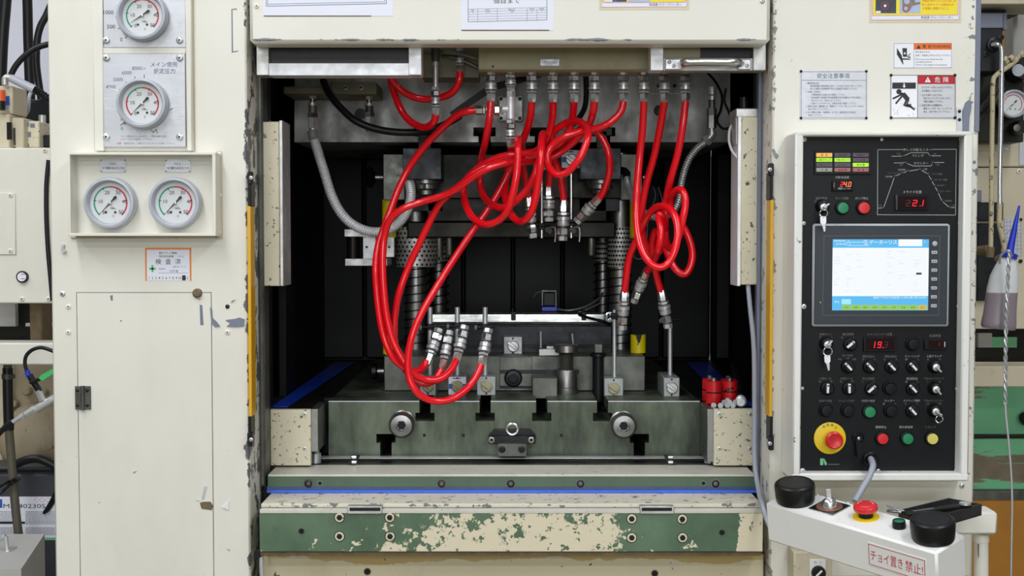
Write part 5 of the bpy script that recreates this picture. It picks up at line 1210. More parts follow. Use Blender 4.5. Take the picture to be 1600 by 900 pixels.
for px, py, a in ((1329, 538.5, 50), (1325.5, 573, -43), (1359.5, 573, -43), (1393.5, 573, -43), (1427, 573, -43), (1293.3, 607, 2), (1327, 607, -1), (1362, 608, 48), (1426.7, 607.5, -43), (1426.2, 642.5, -43)): selector(px, py, a)
def keyswitch(px, py, ang):
    b = O('key_switch', G().lathe(P(px - 2, py - 2, yk), FRONT, [(11 * K, 0), (11 * K, .004), (9 * K, .0075), (8.5 * K, .016), (7.4 * K, .017)], 26), M['black'], cp)
    O('key_barrel', G().lathe(P(px, py, yk - .014), FRONT, [(5.6 * K, 0), (5.6 * K, .005), (4.4 * K, .006)], 20), M['zinc'], b)
    M4 = Matrix.Translation(P(px, py, yk - .022)) @ Matrix.Rotation(math.radians(ang), 4, 'Y')
    O('inserted_key', G().xf(M4).box(-1.2 * K, 1.2 * K, -.012, .003, -1 * K, 9 * K, .3 * K), M['zinc'], b)
for px, py, a in ((1286.5, 324, 52), (1292.5, 538.5, 40), (1462, 574, 135), (1462, 608.5, 140), (1461.5, 643, 120)): keyswitch(px, py, a)
def ring(c, r, th, n=20): return [c + V3((math.cos(2 * math.pi * i / n) * r, -.001 * math.sin(i), math.sin(2 * math.pi * i / n) * r)) for i in range(n + 1)]
def keyring(px, py, r, label, key=None):
    t = T('key_ring', label, 'key ring'); yy = yk - .030
    O('ring', G().tube(ring(P(px, py, yy), r * S(yy), 1), .0011, 6, smooth=False), M['chrome'], t)
    if key:
        x, y, s_ = key
        O('key_bow', G().pprism([(x - 5, y + 1), (x - 3, y - 1), (x + 3.5, y - 1), (x + 4.5, y + 1), (x + 4.5, y + 9), (x + 2, y + 12), (x - 2.5, y + 12), (x - 4.5, y + 9)], yy - .001, yy + .001), M['cond'], t)
        O('key_blade', G().pprism([(x - 2, y + 12), (x + 3, y + 12), (x + 3.5, y + 18), (x + 2.5, y + 19), (x + 3.5, y + 20), (x + 3, y + 22.5), (x + 1, y + 23)], yy - .0008, yy + .0008), M['zinc'], t)
keyring(1287, 333.5, 6, 'ring with a key hanging from the upper key switch, over the touch screen frame', (1286.5, 339, 1))
keyring(1293.5, 549.5, 6.8, 'ring with a key hanging from the key switch under the touch screen', (1293, 556, 1))
keyring(1467.5, 655, 5.5, 'bare ring hanging from the lowest right key switch')
# emergency stop on the panel
es = O('emergency_stop', G().lathe(P(1296.5, 684.5, yk), FRONT, [(25 * K, 0), (25 * K, .0012), (24 * K, .0016)], 44), M['yel'], cp)
O('stop_head', G().lathe(P(1299, 685.5, yk), FRONT, [(8 * K, 0), (8 * K, .014), (13 * K, .016), (14 * K, .020), (13.6 * K, .026), (11 * K, .029), (10 * K, .028)], 32), M['redb'], es)
g = G()
for i in range(12):
    a = 2 * math.pi * i / 12; c = P(1300, 687, yk - .0287)
    g.poly([c + V3((math.cos(a + e) * rr * K, 0, math.sin(a + e) * rr * K)) for e, rr in ((-.15, 5), (.15, 5), (.15, 6.3), (-.15, 6.3))])
O('stop_mark', g, M['brown'], es, flat=True)
letter([('非', 1287.5, 666.8, 5), ('常', 1293.5, 664.2, 5), ('停', 1300, 664.6, 5), ('止', 1306, 667.5, 5)], yk - .0019, M['ink'], es)
tl = O('lock_lever', G().lathe(P(1340, 683, yk), FRONT, [(9 * K, 0), (9 * K, .006), (6 * K, .010), (5 * K, .016)], 22).pprism([(1337.5, 686), (1345, 685), (1345.5, 712), (1343, 716), (1339.5, 714)], yk - .016, yk - .006), M['black'], cp)
screw(1342, 685.3, yk - .016, 2.4, tl, 'chrome')
gl = O('cable_gland', G().lathe(P(1359, 717, yk), FRONT, [(12 * K, 0), (12 * K, .008), (9.5 * K, .010), (9.5 * K, .024), (7 * K, .030)], 20), M['black'], cp)
O('logo', G().poly(PP([(1281.5, 726.5), (1281.5, 716.5), (1284, 716), (1286, 718), (1286, 727)], y1)).poly(PP([(1284, 716.2), (1288, 716.8), (1289.5, 719.5), (1291.8, 723.5), (1291.8, 726.8), (1288.6, 726.8), (1288.4, 723), (1286, 719)], y1)).pquad(1286.6, 722.5, 1288, 724, y1), M['gmach'], cp, flat=True)
O('logo_rule', G().line([(1294, 725.5), (1311, 725.5)], y1, 1.0), M['inkd'], cp, flat=True)
# touch screen
ts = O('touch_screen', G().pb(1269.5, 349.5, 1484, 510.5, yk - .008, yk, .004), M['lgrey'], cp, 'slate framed touch screen')
fr = O('screen_bezel', G().pb(1271.3, 351.3, 1482.2, 508.7, yk - .0092, yk - .002, .003), M['slate'], ts)
yb_ = yk - .0096; yc = yb_ - .0003; yd_ = yb_ - .0006; ye = yb_ - .0009
O('bezel_line', G().line([(1287.5, 368.5), (1468.5, 368.5), (1466.5, 492.5), (1285.5, 492.5), (1287.5, 368.5)], yk - .0095, .5), M['inkd'], fr, flat=True)
sc = O('screen', G().pquad(1300.6, 374, 1450.8, 485, yb_).mat(1).pquad(1300.6, 387.2, 1450.8, 462.7, yc).pquad(1403.8, 374, 1441, 384.8, yc)
       .mat(2).pquad(1315, 467.3, 1329.6, 475.5, yc).mat(3), [M['s_blue'], M['s_white'], M['s_cyan']], fr, flat=True)
g = G()
for i in range(8): g.pquad(1315.6 + 14.85 * i, 476.5, 1329.3 + 14.85 * i, 484.3, yc)
O('screen_keys', g, M['s_lime'], sc, flat=True)
O('screen_keys', G().pquad(1434.6, 476.5, 1448.2, 484.3, yc), M['s_yel'], sc, flat=True)
O('screen_keys', G().pquad(1431.5, 426, 1440, 429.2, yd_), M['s_navy'], sc, flat=True)
g = G()
for i in range(15): g.line([(1301, 391 + 4.75 * i), (1450, 391 + 4.75 * i)], yd_, .25)
for px in (1318, 1336, 1360, 1372, 1384, 1400, 1424, 1444): g.line([(px, 388), (px, 462)], yd_, .25)
random.seed(5)
for i in range(46):
    x = random.choice((1303, 1322, 1338, 1386, 1404, 1427)); y = 393 + 4.75 * random.randint(0, 13); g.pquad(x, y - 1.2, x + random.uniform(4, 12), y + .8, yd_)
O('screen_table', g, M['s_line'], sc, flat=True)
letter([('データーリス', 1380, 378.5, 7.4), ('材料厚設定値', 1312, 376.3, 3), ('加工条件設定', 1315, 381.3, 3), ('4回目下死点圧力設定値 11.0MPa 最小値 10.0MPa', 1406, 465, 3.5, dict(wpx=84)), ('戻る', 1307.5, 471.5, 4), ('ト', 1445.5, 377.5, 4)], yd_, M['s_white'], sc, 'screen_lettering')
letter([('12', 1326, 376, 3.2), ('7080', 1352, 376, 3.2), ('12', 1328, 381.2, 3.2), ('7080', 1353, 381.2, 3.2)], yd_, M['s_white'], sc, 'screen_lettering')
O('screen_rule', G().line([(1322, 378.6), (1356, 378.6)], yd_, .6).line([(1324, 383.6), (1358, 383.6)], yd_, .6), M['s_white'], sc, flat=True)
letter([(s_, 1322.5 + 14.85 * i, 480.3, 3.6) for i, s_ in enumerate(('主変', '調整', '選択', '監視', '段取', '条件', '型替', '異常'))] + [('戻る', 1441.4, 480.3, 3.6)], yd_, M['s_ink'], sc, 'screen_lettering')
O('function_key', G().lathe(P(1460.5, 380.7, yk - .009), FRONT, [(4 * K, 0), (4 * K, .001), (3.4 * K, .0014)], 18), M['lgrey'], fr)
for i in range(7):
    py = 394.5 + 13.9 * i; px = 1460.3 - .18 * i
    fk = O('function_key', G().pb(px - 4.6, py - 2.6, px + 4.6, py + 2.6, yk - .0104, yk - .009, .0028), M['lgrey'], fr)
    O('key_mark', G().disc(P(px - 1.6, py, yk - .0106), .9 * K, 8).disc(P(px + 1.6, py, yk - .0106), .9 * K, 8), M['slate'], fk, flat=True)
O('power_lamp', G().disc(P(1282, 472.5, yk - .0094), .9 * K, 10), M['lime'], fr, flat=True)

# ------------------------------------------------------------------ two-hand operator console in front of the right column
_x, _y, _z, _yaw, _tilt, _roll, CL, CW, CH = 0.47849962, -0.42, 1.00254347, -0.86868899, 0.20085782, -0.07611839, 0.35537722, 0.08676963, 0.07774921
u = V3((math.cos(_yaw), math.sin(_yaw), 0)); v0 = V3((-math.sin(_yaw), math.cos(_yaw), 0))
u = u * math.cos(_roll) + V3((0, 0, 1)) * math.sin(_roll); w0 = u.cross(v0)
v = v0 * math.cos(_tilt) + w0 * math.sin(_tilt); wv = u.cross(v)
MC = Matrix(((u.x, v.x, wv.x, _x), (u.y, v.y, wv.y, _y), (u.z, v.z, wv.z, _z), (0, 0, 0, 1)))
def at_top(px, py, h=0.0):
    """local (along, across) of the console-top point seen at a photograph pixel"""
    o = V3((0, CY, CZ)); d = (P(px, py, 0) - o); n = wv; p0 = V3((_x, _y, _z)) + wv * h
    p = o + d * ((p0 - o).dot(n) / d.dot(n)); r = p - V3((_x, _y, _z))
    return r.dot(u), r.dot(v)
oc = T('operator_console', 'white two-hand operator console jutting out below the control panel', 'console')
O('housing', G().xf(MC).box(-.004, CL, -.002, CW, -CH, 0, .004), M['white_c'], oc)
def lc_(a, b, prof, seg, m, name, parent, ph=0):
    return O(name, G().xf(MC).lathe((a, b, 0), (0, 0, 1), prof, seg, ph), M[m], parent)
for px, py in ((1243, 783), (1458, 842)):
    a, b = at_top(px, py)
    pb_ = lc_(a, b, [(.034, 0), (.0355, .003), (.0365, .012), (.0375, .030), (.0365, .035), (.0335, .0375)], 36, 'rubber', 'palm_button', oc)
    lc_(a, b, [(.033, .0372), (.030, .0385), (.023, .0345), (.012, .033), (.002, .0325)], 36, 'rubber', 'button_dish', pb_)
a, b = at_top(1296, 793)
kp = O('key_selector', G().xf(MC).box(a - .027, a + .027, b - .027, b + .027, 0, .002, .001), M['black'], oc)
O('plate_rim', G().xf(MC).box(a - .0275, a + .0275, b - .0275, b + .0275, .0008, .0016, .0003), M['alu_d'], kp)
lc_(a, b, [(.024, .001), (.024, .0026), (.023, .003)], 32, 'copper', 'copper_disc', kp)
sel = lc_(a, b, [(.0145, .002), (.0145, .006), (.012, .014), (.008, .018), (.006, .019)], 28, 'chrome', 'selector_dome', kp)
O('key', G().xf(MC @ Matrix.Translation((a, b, 0)) @ Matrix.Rotation(.9, 4, 'Z')).box(-.0045, .0045, -.0012, .0012, .018, .036, .0008).box(-.0016, .0016, -.012, .004, .008, .018, .0008), M['zinc'], sel)
a, b = at_top(1353, 808)
e2 = lc_(a, b, [(.0235, 0), (.0235, .0012), (.022, .0016)], 40, 'yel', 'emergency_stop', oc)
lc_(a, b, [(.0125, .001), (.0125, .012), (.015, .014)], 26, 'black', 'stop_stem', e2)
sh = lc_(a, b, [(.012, .0125), (.0205, .014), (.0215, .018), (.0212, .022), (.018, .0245), (.009, .0252)], 36, 'redb', 'stop_head', e2)
g = G().xf(MC)
for i in range(3):
    t0 = i * 2.1 + .5
    for k_ in range(5):
        q = [(.0125 if s_ else .0145, t0 + .22 * (k_ + j)) for s_, j in ((0, 0), (0, 1), (1, 1), (1, 0))]
        g.add([(a + rr * math.cos(tt), b + rr * math.sin(tt), .0253) for rr, tt in q], [(0, 1, 2, 3)])
O('turn_arrow', g, M['pink'], sh, flat=True)
a, b = at_top(1405, 824)
b2 = lc_(a, b, [(.0115, 0), (.0118, .006), (.0108, .013), (.0098, .0135), (.0096, .006)], 26, 'black', 'start_button', oc)
lc_(a, b, [(.0097, .005), (.0097, .0115), (.009, .012)], 24, 'green', 'button_cap', b2)
for px, py in ((1277, 774), (1497, 831), (1328, 785)):
    a, b = at_top(px, py)
    lc_(a, min(b, CW - .005), [(.004, 0), (.004, .0015), (.0025, .003)], 12, 'zinc', 'screw', oc)
# 'チョイ置き禁止!' label on the console front
MF = MC @ Matrix(((1, 0, 0, 0), (0, 0, 1, -.0026), (0, 1, 0, 0), (0, 0, 0, 1)))     # x along, y up on the front face
def front_text(g, s_, x, z, em, wid=None):
    pts, polys = glyphs(s_); xs = [p[0] for p in pts]; k = em
    kx = (wid / (max(xs) - min(xs))) if wid else em
    g.add([(x + (p[0] - min(xs)) * kx, -.0032, z + p[1] * k) for p in pts], polys)
fx0, fx1, fz0, fz1 = .222, .333, -.059, -.020
lb = O('label_sheet', G().xf(MC).box(fx0 - .002, fx1 + .002, -.0029, -.002, fz0 - .002, fz1 + .002), M['white_c'], oc)
g = G().xf(MC)
for a0, a1, b0, b1 in ((fx0, fx1, fz1 - .0012, fz1), (fx0, fx1, fz0, fz0 + .0012), (fx0, fx0 + .0012, fz0, fz1), (fx1 - .0012, fx1, fz0, fz1)):
    g.add([(a0, -.0032, b0), (a1, -.0032, b0), (a1, -.0032, b1), (a0, -.0032, b1)], [(0, 1, 2, 3)])
front_text(g, 'チョイ置き', fx0 + .004, fz0 + .011, .022, .064); front_text(g, '禁止!', fx0 + .073, fz0 + .011, .022, .034)
O('label_lettering', g, M['inkr'], lb, flat=True)
O('grey_cable', G().tube(PP([(1361, 717, -.25), (1364, 728, -.29), (1358, 745, -.31), (1347, 764, -.32), (1336, 784, -.34)]), .0062, 12), M['cable'], None, 'grey cable running from the black gland down to the console', 'cable')
sb = T('console_bracket', 'cream box bracket and post carrying the operator console', 'bracket')
O('bracket_box', G().pb(1440, 800, 1559, 836, -.30, -.24, .005), M['cream'], sb)
O('post', G().cyl(P(1533, 834, -.27), P(1533, 1500, -.27), .014, seg=20).cyl(P(1533, 836, -.27), P(1533, 846, -.27), .0155, seg=20), M['cream'], sb)
O('rust_streak', G().pprism([(1528, 850), (1530, 850), (1529.5, 872), (1528.5, 870)], -.2846, -.2835), M['brown'], sb)
hb = T('column_recess', 'cream recessed box front below the control panel', 'machine panel')
O('recess_plate', G().pb(1246, 752, 1517, 900, YC - .012, YC, .001), M['cream'], hb); screw(1503, 759, YC - .012, 4, hb, 'zinc')
tr = T('tool_tray', 'black plastic tray resting on the bracket beside the palm button', 'tray')
ztr = P(1500, 800, -.30).z + .006
def hz(px, py, z):
    o = V3((0, CY, CZ)); d = P(px, py, 0) - o; p = o + d * ((z - CZ) / d.z); return p
zt0 = ztr; rim = zt0 + .022
c4 = [hz(1404, 797, rim), hz(1482, 778, rim), hz(1534, 787.5, rim), hz(1443, 813, rim)]
def wall(a, b, th=.003):
    n = (b - a).cross(V3((0, 0, 1))).normalized() * th; g = []
    q = [a, b, b + n, a + n]
    return q
O('tray_floor', G().add([V3((p.x, p.y, zt0)) for p in c4] + [V3((p.x, p.y, zt0 + .002)) for p in c4], [(0, 1, 2, 3), (7, 6, 5, 4), (0, 4, 5, 1), (1, 5, 6, 2), (2, 6, 7, 3), (3, 7, 4, 0)]), M['rubber'], tr)
for i in range(4):
    q = wall(c4[i], c4[(i + 1) % 4])
    O('tray_wall', G().add([V3((p.x, p.y, zt0)) for p in q] + [V3((p.x, p.y, rim)) for p in q], [(0, 1, 2, 3), (7, 6, 5, 4), (0, 4, 5, 1), (1, 5, 6, 2), (2, 6, 7, 3), (3, 7, 4, 0)]), M['rubber_d'], tr)
def on_line(a, b, wd, th, m, name, parent, z):
    A, B = hz(*a, z), hz(*b, z); d = (B - A); L_ = d.length; an_ = math.atan2(d.y, d.x)
    return O(name, G().xf(Matrix.Translation(A) @ Matrix.Rotation(an_, 4, 'Z')).box(0, L_, -wd / 2, wd / 2, -th / 2, th / 2, .0015), M[m], parent), an_, A
wr = T('wrench', 'dark flat wrench with a ring end lying across the tray', 'tool')
wb_, an_, A = on_line((1414, 803), (1512, 789), .022, .006, 'die_d', 'wrench_bar', wr, rim + .002)
O('ring_eye', G().lathe(hz(1508, 788.5, rim + .006), (0, 0, 1), [(.006, 0), (.011, 0), (.011, .004), (.006, .004)], 20), M['zinc'], wr)
g = G().xf(Matrix.Translation(A) @ Matrix.Rotation(an_, 4, 'Z'))
for i in range(9): g.box(.022 + .006 * i, .0245 + .006 * i, -.003, .003, .003, .0034)
O('embossed_mark', g, M['zinc'], wb_)
pl = T('pliers', 'small steel pliers lying at the left end of the tray', 'tool')
on_line((1388, 790), (1412, 800), .010, .005, 'zinc', 'handle', pl, rim); on_line((1386, 798), (1410, 801), .008, .005, 'steel', 'handle', pl, rim)
O('pivot', G().lathe(hz(1398, 797, rim), (0, 0, 1), [(.005, 0), (.005, .006)], 12), M['zinc'], pl)
ss = T('rotary_switch', 'black rotary switch on a white plate under the console', 'switch')
O('mount_box', G().pb(1240, 862, 1300, 1010, -.21, YC, .003), M['cream_d'], ss)
O('switch_plate', G().pb(1265.5, 874.5, 1290, 915, -.214, -.21, .0006), M['white_c'], ss)
kn = O('knob', G().lathe(P(1278.5, 894.5, -.214), FRONT, [(.0145, 0), (.0145, .006), (.012, .014), (.011, .015)], 26), M['black'], ss)
O('knob_mark', G().xf(Matrix.Translation(P(1280, 896, -.2295)) @ Matrix.Rotation(math.radians(45), 4, 'Y')).box(-.0018, .0018, -.001, .001, -.008, .008), M['white'], kn)
letter([('切　入', 1278, 878.5, 4.2)], -.2144, M['inkl'], ss)

# ------------------------------------------------------------------ neighbouring equipment, left edge of the picture
def cable(label, pts, r, m='rubber', name='black_cable', cat='cable', seg=10):
    return O(name, G().tube(PP(pts), r, seg), M[m], None, label, cat)
cable('thick black cable at the far left picture edge', [(12, -40, 1.0), (8, 10, 1.0), (4, 60, 1.0), (1, 130, 1.0), (0, 220, 1.0)], .0172)
cable('straight thick black cable, middle of the upper left group', [(41, -40, 1.15), (43, 10, 1.15), (44, 60, 1.15), (46, 120, 1.15), (50, 210, 1.15)], .0150)
cable('curved black cable bending behind the left column top', [(82, 2, .9), (72, 25, .9), (63, 42, .9), (58, 65, .9), (57, 100, .9), (62, 140, .9), (70, 200, .9)], .0105)
cable('thin black cable arching across the other upper left cables', [(90, 66, .8), (72, 70, .8), (55, 76, .8), (38, 88, .8), (24, 104, .8), (14, 124, .8)], .0085)
cable('black cable hanging along the left column outer edge', [(76, 250, .494), (72.5, 290, .494), (72.5, 340, .494), (75, 390, .494), (78.5, 430, .494), (82, 470, .494)], .0058)
t = T('conduit_elbow', 'grey elbow connector and ribbed conduit above the beige valve', 'conduit'); y = .55; k = S(y)
O('elbow', G().tube(PP([(8, 133, y), (8, 124, y), (12, 121, y), (20, 123, y)]), 5.2 * k), M['alu_d'], t)
O('connector', G().cyl(P(17, 122, y), P(54, 140, y), 6.2 * k, 6.8 * k, 16), M['bezel'], t)
L = spline(PP([(52, 139, y), (64, 146, y), (78, 156, y), (90, 166, y)]), 8)
O('ribbed_sleeve', G().tube(L, 6.5 * k, 12, smooth=False, rf=lambda i: 1 if i % 2 else .8), M['dark'], t)
t = T('solenoid_valve', 'beige solenoid valve assembly with orange plugs on the neighbouring machine', 'valve'); y = .56
O('upper_block', G().pb(-10, 134, 20, 178, y, y + .1, .003), M['cream_d'], t)
O('valve_body', G().pb(-10, 178, 15, 232, y - .02, y + .1, .003).pb(12, 184, 37, 233, y, y + .1, .003), M['cream_d'], t)
O('side_block', G().pb(37, 189, 61, 231, y + .03, y + .12, .003), M['cream_c'], t)
O('slot_window', G().pb(10.5, 191, 18, 218, y - .022, y - .018), M['black'], t); O('slot_window', G().pb(21, 200, 24, 227, y - .002, y), M['die'], t)
for a in ((38, 191, 45, 197), (47, 193, 54, 199), (38, 206, 48, 214), (38, 224, 45, 230)): O('name_tag', G().pb(*a, y + .028, y + .03), M['bgrey'], t)
O('blue_tag', G().pb(8.5, 150, 14.5, 164, y - .002, y), M['bprint'], t); O('terminal', G().pb(8, 165, 15, 174, y - .004, y), M['alu_d'], t)
for a, b in ((141, 158), (256, 273)): O('orange_plug', G().cyl(P(1, b, y - .03), P(1, a, y - .03), 7.5 * S(y), 7 * S(y), 16), M['orangep'], t)
for a, b in ((158, 172), (242, 256)): O('black_plug', G().cyl(P(1, b, y - .03), P(1, a, y - .03), 7 * S(y), seg=16), M['rubber'], t)
O('lower_block', G().pb(5, 228, 26, 243, y, y + .1, .002), M['cream_d'], t); O('clip', G().pb(8, 241, 16, 256, y - .02, y - .01, .001), M['bgrey'], t)
t = T('pump_block', 'dark block and glass bowl behind the beige valve', 'block')
O('block', G().pb(46, 211, 82, 230, .62, .75, .002), M['dark'], t); O('glass_bowl', G().cyl(P(66, 211, .68), P(66, 180, .68), 5.5 * S(.68), seg=14), M['zinc'], t)
O('motor', G().pb(18, 155, 95, 215, .85, 1.0, .01), M['black'], t); O('lead_pipe', G().tube(PP([(36, 184, .7), (44, 172, .7), (46, 150, .7), (52, 140, .72)]), .005), M['bezel'], t)
t = T('neighbour_machine', 'cream panel of the neighbouring machine at the left edge', 'machine panel'); y = .50
O('panel_sheet', G().pb(-60, 231, 120, 474, y, y + .1, .003), M['cream'], t)
pl = O('cover_plate', G().pb(-40, 301, 24, 398, y - .004, y, .0015), M['cream'], t)
for sy in (305, 392): screw(16.5, sy, y - .004, 3.6, pl, 'cream')
for sx, sy in ((70.5, 235), (34.5, 467), (76, 467)): screw(sx, sy, y, 4, t, 'cream')
O('sight_gauge', G().lathe(P(36, 432.5, y), FRONT, [(9.2 * S(y), 0), (9.2 * S(y), .008), (7.2 * S(y), .009)], 24).mat(1).lathe(P(36, 432.5, y), FRONT, [(7 * S(y), .008), (7 * S(y), .0095)], 24), [M['black'], M['paper']], t)
O('red_mark', G().pquad(33, 428, 39, 429, y - .0100).pquad(33, 435, 39, 436, y - .0100), M['inkr'], t, flat=True)
t = T('machine_stand', 'cream cross beam with dark gap and post below the neighbouring panel', 'machine frame'); y = .50
O('cross_beam', G().pb(-60, 536, 120, 570, y, y + .1, .003), M['cream'], t)
O('gap_back', G().pb(-60, 470, 120, 540, .75, .8), M['die_d'], t)
O('post', G().pb(46, 470, 65, 540, .6, .68, .003), M['brown'], t); O('grey_sheet', G().pb(-40, 475, 24, 510, .66, .68), M['wallg'], t)
O('white_bar', G().pb(40, 505, 100, 510, .70, .72), M['cream'], t)
t = T('pump_casting', 'dirty cream cast pump housing low behind the left pipes', 'pump')
O('casting_back', G().pb(-60, 565, 140, 760, 1.0, 1.1, .01), M['casting'], t)
O('casting_dome', G().sphere(P(62, 690, .98), .118, 24, (1, .7, 1)), M['casting'], t)
for px, py, r in ((45, 610, 7), (25, 630, 6), (72, 612, 5)): O('boss', G().lathe(P(px, py, 1.0), FRONT, [(r * S(1), 0), (r * S(1), .02), (r * .7 * S(1), .025)], 14), M['casting'], t)
O('pump_column', G().cyl(P(8, 760, 1.0), P(8, 565, 1.0), .03), M['cream_d'], t)
t = T('drain_pipe', 'dark vertical pipe with a clamp at the lower left', 'pipe'); y = .62
O('pipe', G().tube(PP([(12, 570, y), (12.5, 620, y), (14, 670, y), (18, 720, y), (22, 770, y), (27, 820, y), (30, 845, y), (24, 852, y), (6, 860, y)]), .0115, 12), M['pipe_dark'], t)
O('rubber_sleeve', G().tube(PP([(12, 575, y), (12.5, 620, y), (14, 672, y)]), .0135, 12), M['rubber'], t)
O('clamp', G().cyl(P(12, 592, y), P(12, 584, y), .0155, seg=16).cyl(P(18, 588, y), P(23, 588, y), .005), M['die'], t)
t = T('ball_valve', 'small ball valve with green lever and plated fittings', 'valve'); y = .45; k = S(y)
O('green_lever', G().pprism([(60, 591), (64, 586), (90, 572), (90, 580), (66, 595)], y - .02, y - .012), M['gprint'], t)
O('valve_body', G().cyl(P(46, 586, y), P(62, 612, y), 5 * k, seg=6).cyl(P(47, 598, y - .01), P(62, 592, y - .012), 3 * k), M['dark'], t)
O('blue_ring', G().cyl(P(40, 583, y), P(46, 580, y), 3.6 * k).cyl(P(43, 582, y), P(46, 590, y), 4 * k, seg=12), M['bluep'], t)
O('tee', G().cyl(P(60, 610, y), P(67, 626, y), 5.5 * k, seg=6).cyl(P(56, 640, y), P(92, 618, y), 6.5 * k, seg=14), M['zinc'], t)
for a, b, r, sg in (((56, 638), (50, 642), 6.5, 6), ((50, 641), (40, 648), 5.5, 6), ((39, 648), (33, 652), 5.8, 6), ((33, 651), (16, 662), 3.6, 14)):
    O('hose_fitting', G().cyl(P(*a, y), P(*b, y), r * k, seg=sg), M['zinc'], t)
O('air_hose', G().tube(PP([(42, 580, y), (39, 568, y), (41, 556, y), (50, 547, y), (63, 543, y), (76, 546, y), (90, 552, y)]), 3 * k), M['rubber'], t)
O('oil_hose', G().tube(PP([(20, 659, y), (8, 668, y), (-4, 680, y), (-20, 700, y)]), 4.5 * k), M['rubber'], t)
t = T('oil_pail', 'dark grey oil pail with a white printed label at the lower left', 'pail'); y = .78
O('pail_body', G().box(P(-60, 800, y).x, P(112, 800, y).x, y, y + .11, P(0, 1100, y).z, P(0, 733, y).z, .02), M['pail'], t)
O('pail_lid', G().box(P(-55, 800, y).x, P(108, 800, y).x, y - .004, y + .112, P(0, 735, y).z, P(0, 729, y).z, .004), M['pail'], t)
lb = O('label_sheet', G().pb(-30, 776, 112, 840, y - .001, y), M['paper'], t)
O('green_band', G().pquad(-30, 840, 112, 844, y - .0008), M['gmach'], t, flat=True)
O('blue_square', G().pquad(-20, 780, 3.5, 793.5, y - .0014), M['bprint'], lb, flat=True)
letter([('MB-40230S', 38, 790.5, 9.6, dict(wpx=66))], y - .0014, M['ink'], lb)
g = G(); random.seed(11)
for i in range(18):
    yy = 799 + 2.1 * i
    if 9 < i < 12: continue
    for a, b in ((-10, 24), (40, 100)):
        x = a
        while x < b - 4: wd = random.uniform(2, 6); g.pquad(x, yy, min(x + wd, b), yy + .9, y - .0013); x += wd + .8
O('fine_print', g, M['inkl'], lb, flat=True)
O('black_band', G().pquad(-20, 815, 39, 818.5, y - .0015), M['ink'], lb, flat=True)
g = G()
for px in (57, 66, 75): g.line([(px, 777), (px + 4, 781), (px, 785), (px - 4, 781), (px, 777)], y - .0015, .6)
O('hazard_diamonds', g, M['pink'], lb, flat=True)
cable('black hose coiled on top of the dark pail', [(20, 728, .76), (40, 719, .76), (60, 717, .76), (78, 724, .76), (95, 734, .76)], .012, 'rubber', 'black_hose', 'hose')
cable('black cable looping in front of the pail label', [(95, 755, .775), (86, 770, .775), (78, 786, .775), (70, 799, .775), (69, 801, .775), (76, 796, .775), (84, 784, .775), (92, 772, .775)], .0042, 'rubber')
cable('black cable loop crossing the drain pipe', [(-10, 776, .55), (4, 768, .55), (17, 756, .60), (28, 750, .60), (27, 748, .60), (14, 752, .60), (0, 760, .55), (-12, 768, .55)], .0042, 'rubber')
t = T('concrete_pad', 'grey block with a small metal bracket in the lower left corner', 'block')
zt = hz(35, 882, P(0, 890, .25).z).z
fz = P(30, 889, .22).z
O('pad', G().add([(P(-80, 889, .22).x, .22, fz - .3), (P(33, 889, .22).x, .22, fz - .3), (P(70, 857, .58).x, .58, fz - .3), (P(-60, 857, .58).x, .58, fz - .3), (P(-80, 889, .22).x, .22, fz), (P(33, 889, .22).x, .22, fz), (P(70, 857, .58).x, .58, fz), (P(-60, 857, .58).x, .58, fz)],
  [(0, 1, 2, 3), (7, 6, 5, 4), (0, 4, 5, 1), (1, 5, 6, 2), (2, 6, 7, 3), (3, 7, 4, 0)]), M['wallg'], t)
O('bracket', G().tube(PP([(-6, 846, .4), (4, 840, .4), (9, 838, .4)]), .006, 8).tube(PP([(9, 838, .4), (10, 850, .4), (12, 864, .4)]), .006, 8).pb(6, 861, 15, 865, .38, .43, .001), M['zinc'], t)

# ------------------------------------------------------------------ neighbouring equipment, right edge of the picture
t = T('machine_cabinet', 'cream cabinet of the next machine seen past the right column', 'machine cabinet'); y = .60
O('cabinet_panel', G().pb(1505, 221, 1690, 260.5, y, y + .1, .002).pb(1505, 262, 1690, 514, y, y + .1, .002), M['cream_d'], t)
O('dark_recess', G().pb(1527, 316, 1568, 345, y - .03, y, .002).pb(1527, 349, 1565, 470, y - .02, y, .002), M['dark'], t)
O('cover', G().pb(1527, 297, 1534, 316, y - .03, y, .002), M['bgrey'], t)
np_ = O('chart_plate', G().pb(1569, 341, 1596.5, 400, y - .003, y, .0005), M['plate'], t)
g = G()
for i in range(8): g.line([(1569.5, 347 + 6 * i), (1596, 347 + 6 * i)], y - .0035, .4)
for i in range(5): g.line([(1573 + 5.5 * i, 342), (1573 + 5.5 * i, 398)], y - .0035, .4)
g.line([(1569, 367), (1586, 354)], y - .0036, .6)
O('chart_lines', g, M['inkb'], np_, flat=True)
O('label_plate', G().pb(1592.5, 222, 1640, 258, y - .003, y, .0005), M['plate'], t); O('name_tag', G().pb(1554, 221, 1580, 229, y - .003, y).pb(1557, 230, 1576, 235, y - .003, y), M['alu_d'], t)
screw(1592, 267.5, y, 4, t, 'cream'); screw(1595, 343, y - .003, 2.5, np_, 'dark'); screw(1594.5, 408, y - .003, 3, t, 'dark')
O('cross_beam', G().pb(1505, 572, 1690, 605, y - .02, y + .1, .003), M['cream_d'], t)
O('gap_back', G().pb(1505, 510, 1690, 575, .85, .9), M['die_d'], t)
O('gap_window', G().pb(1529, 521, 1550, 543, .83, .85), M['wallg'], t); O('gap_window', G().pb(1550, 527, 1589, 543, .83, .85), M['gmach'], t)
t = T('valve_stack', 'dark valve block with an elbow pipe at the upper right edge', 'valve'); y = .40
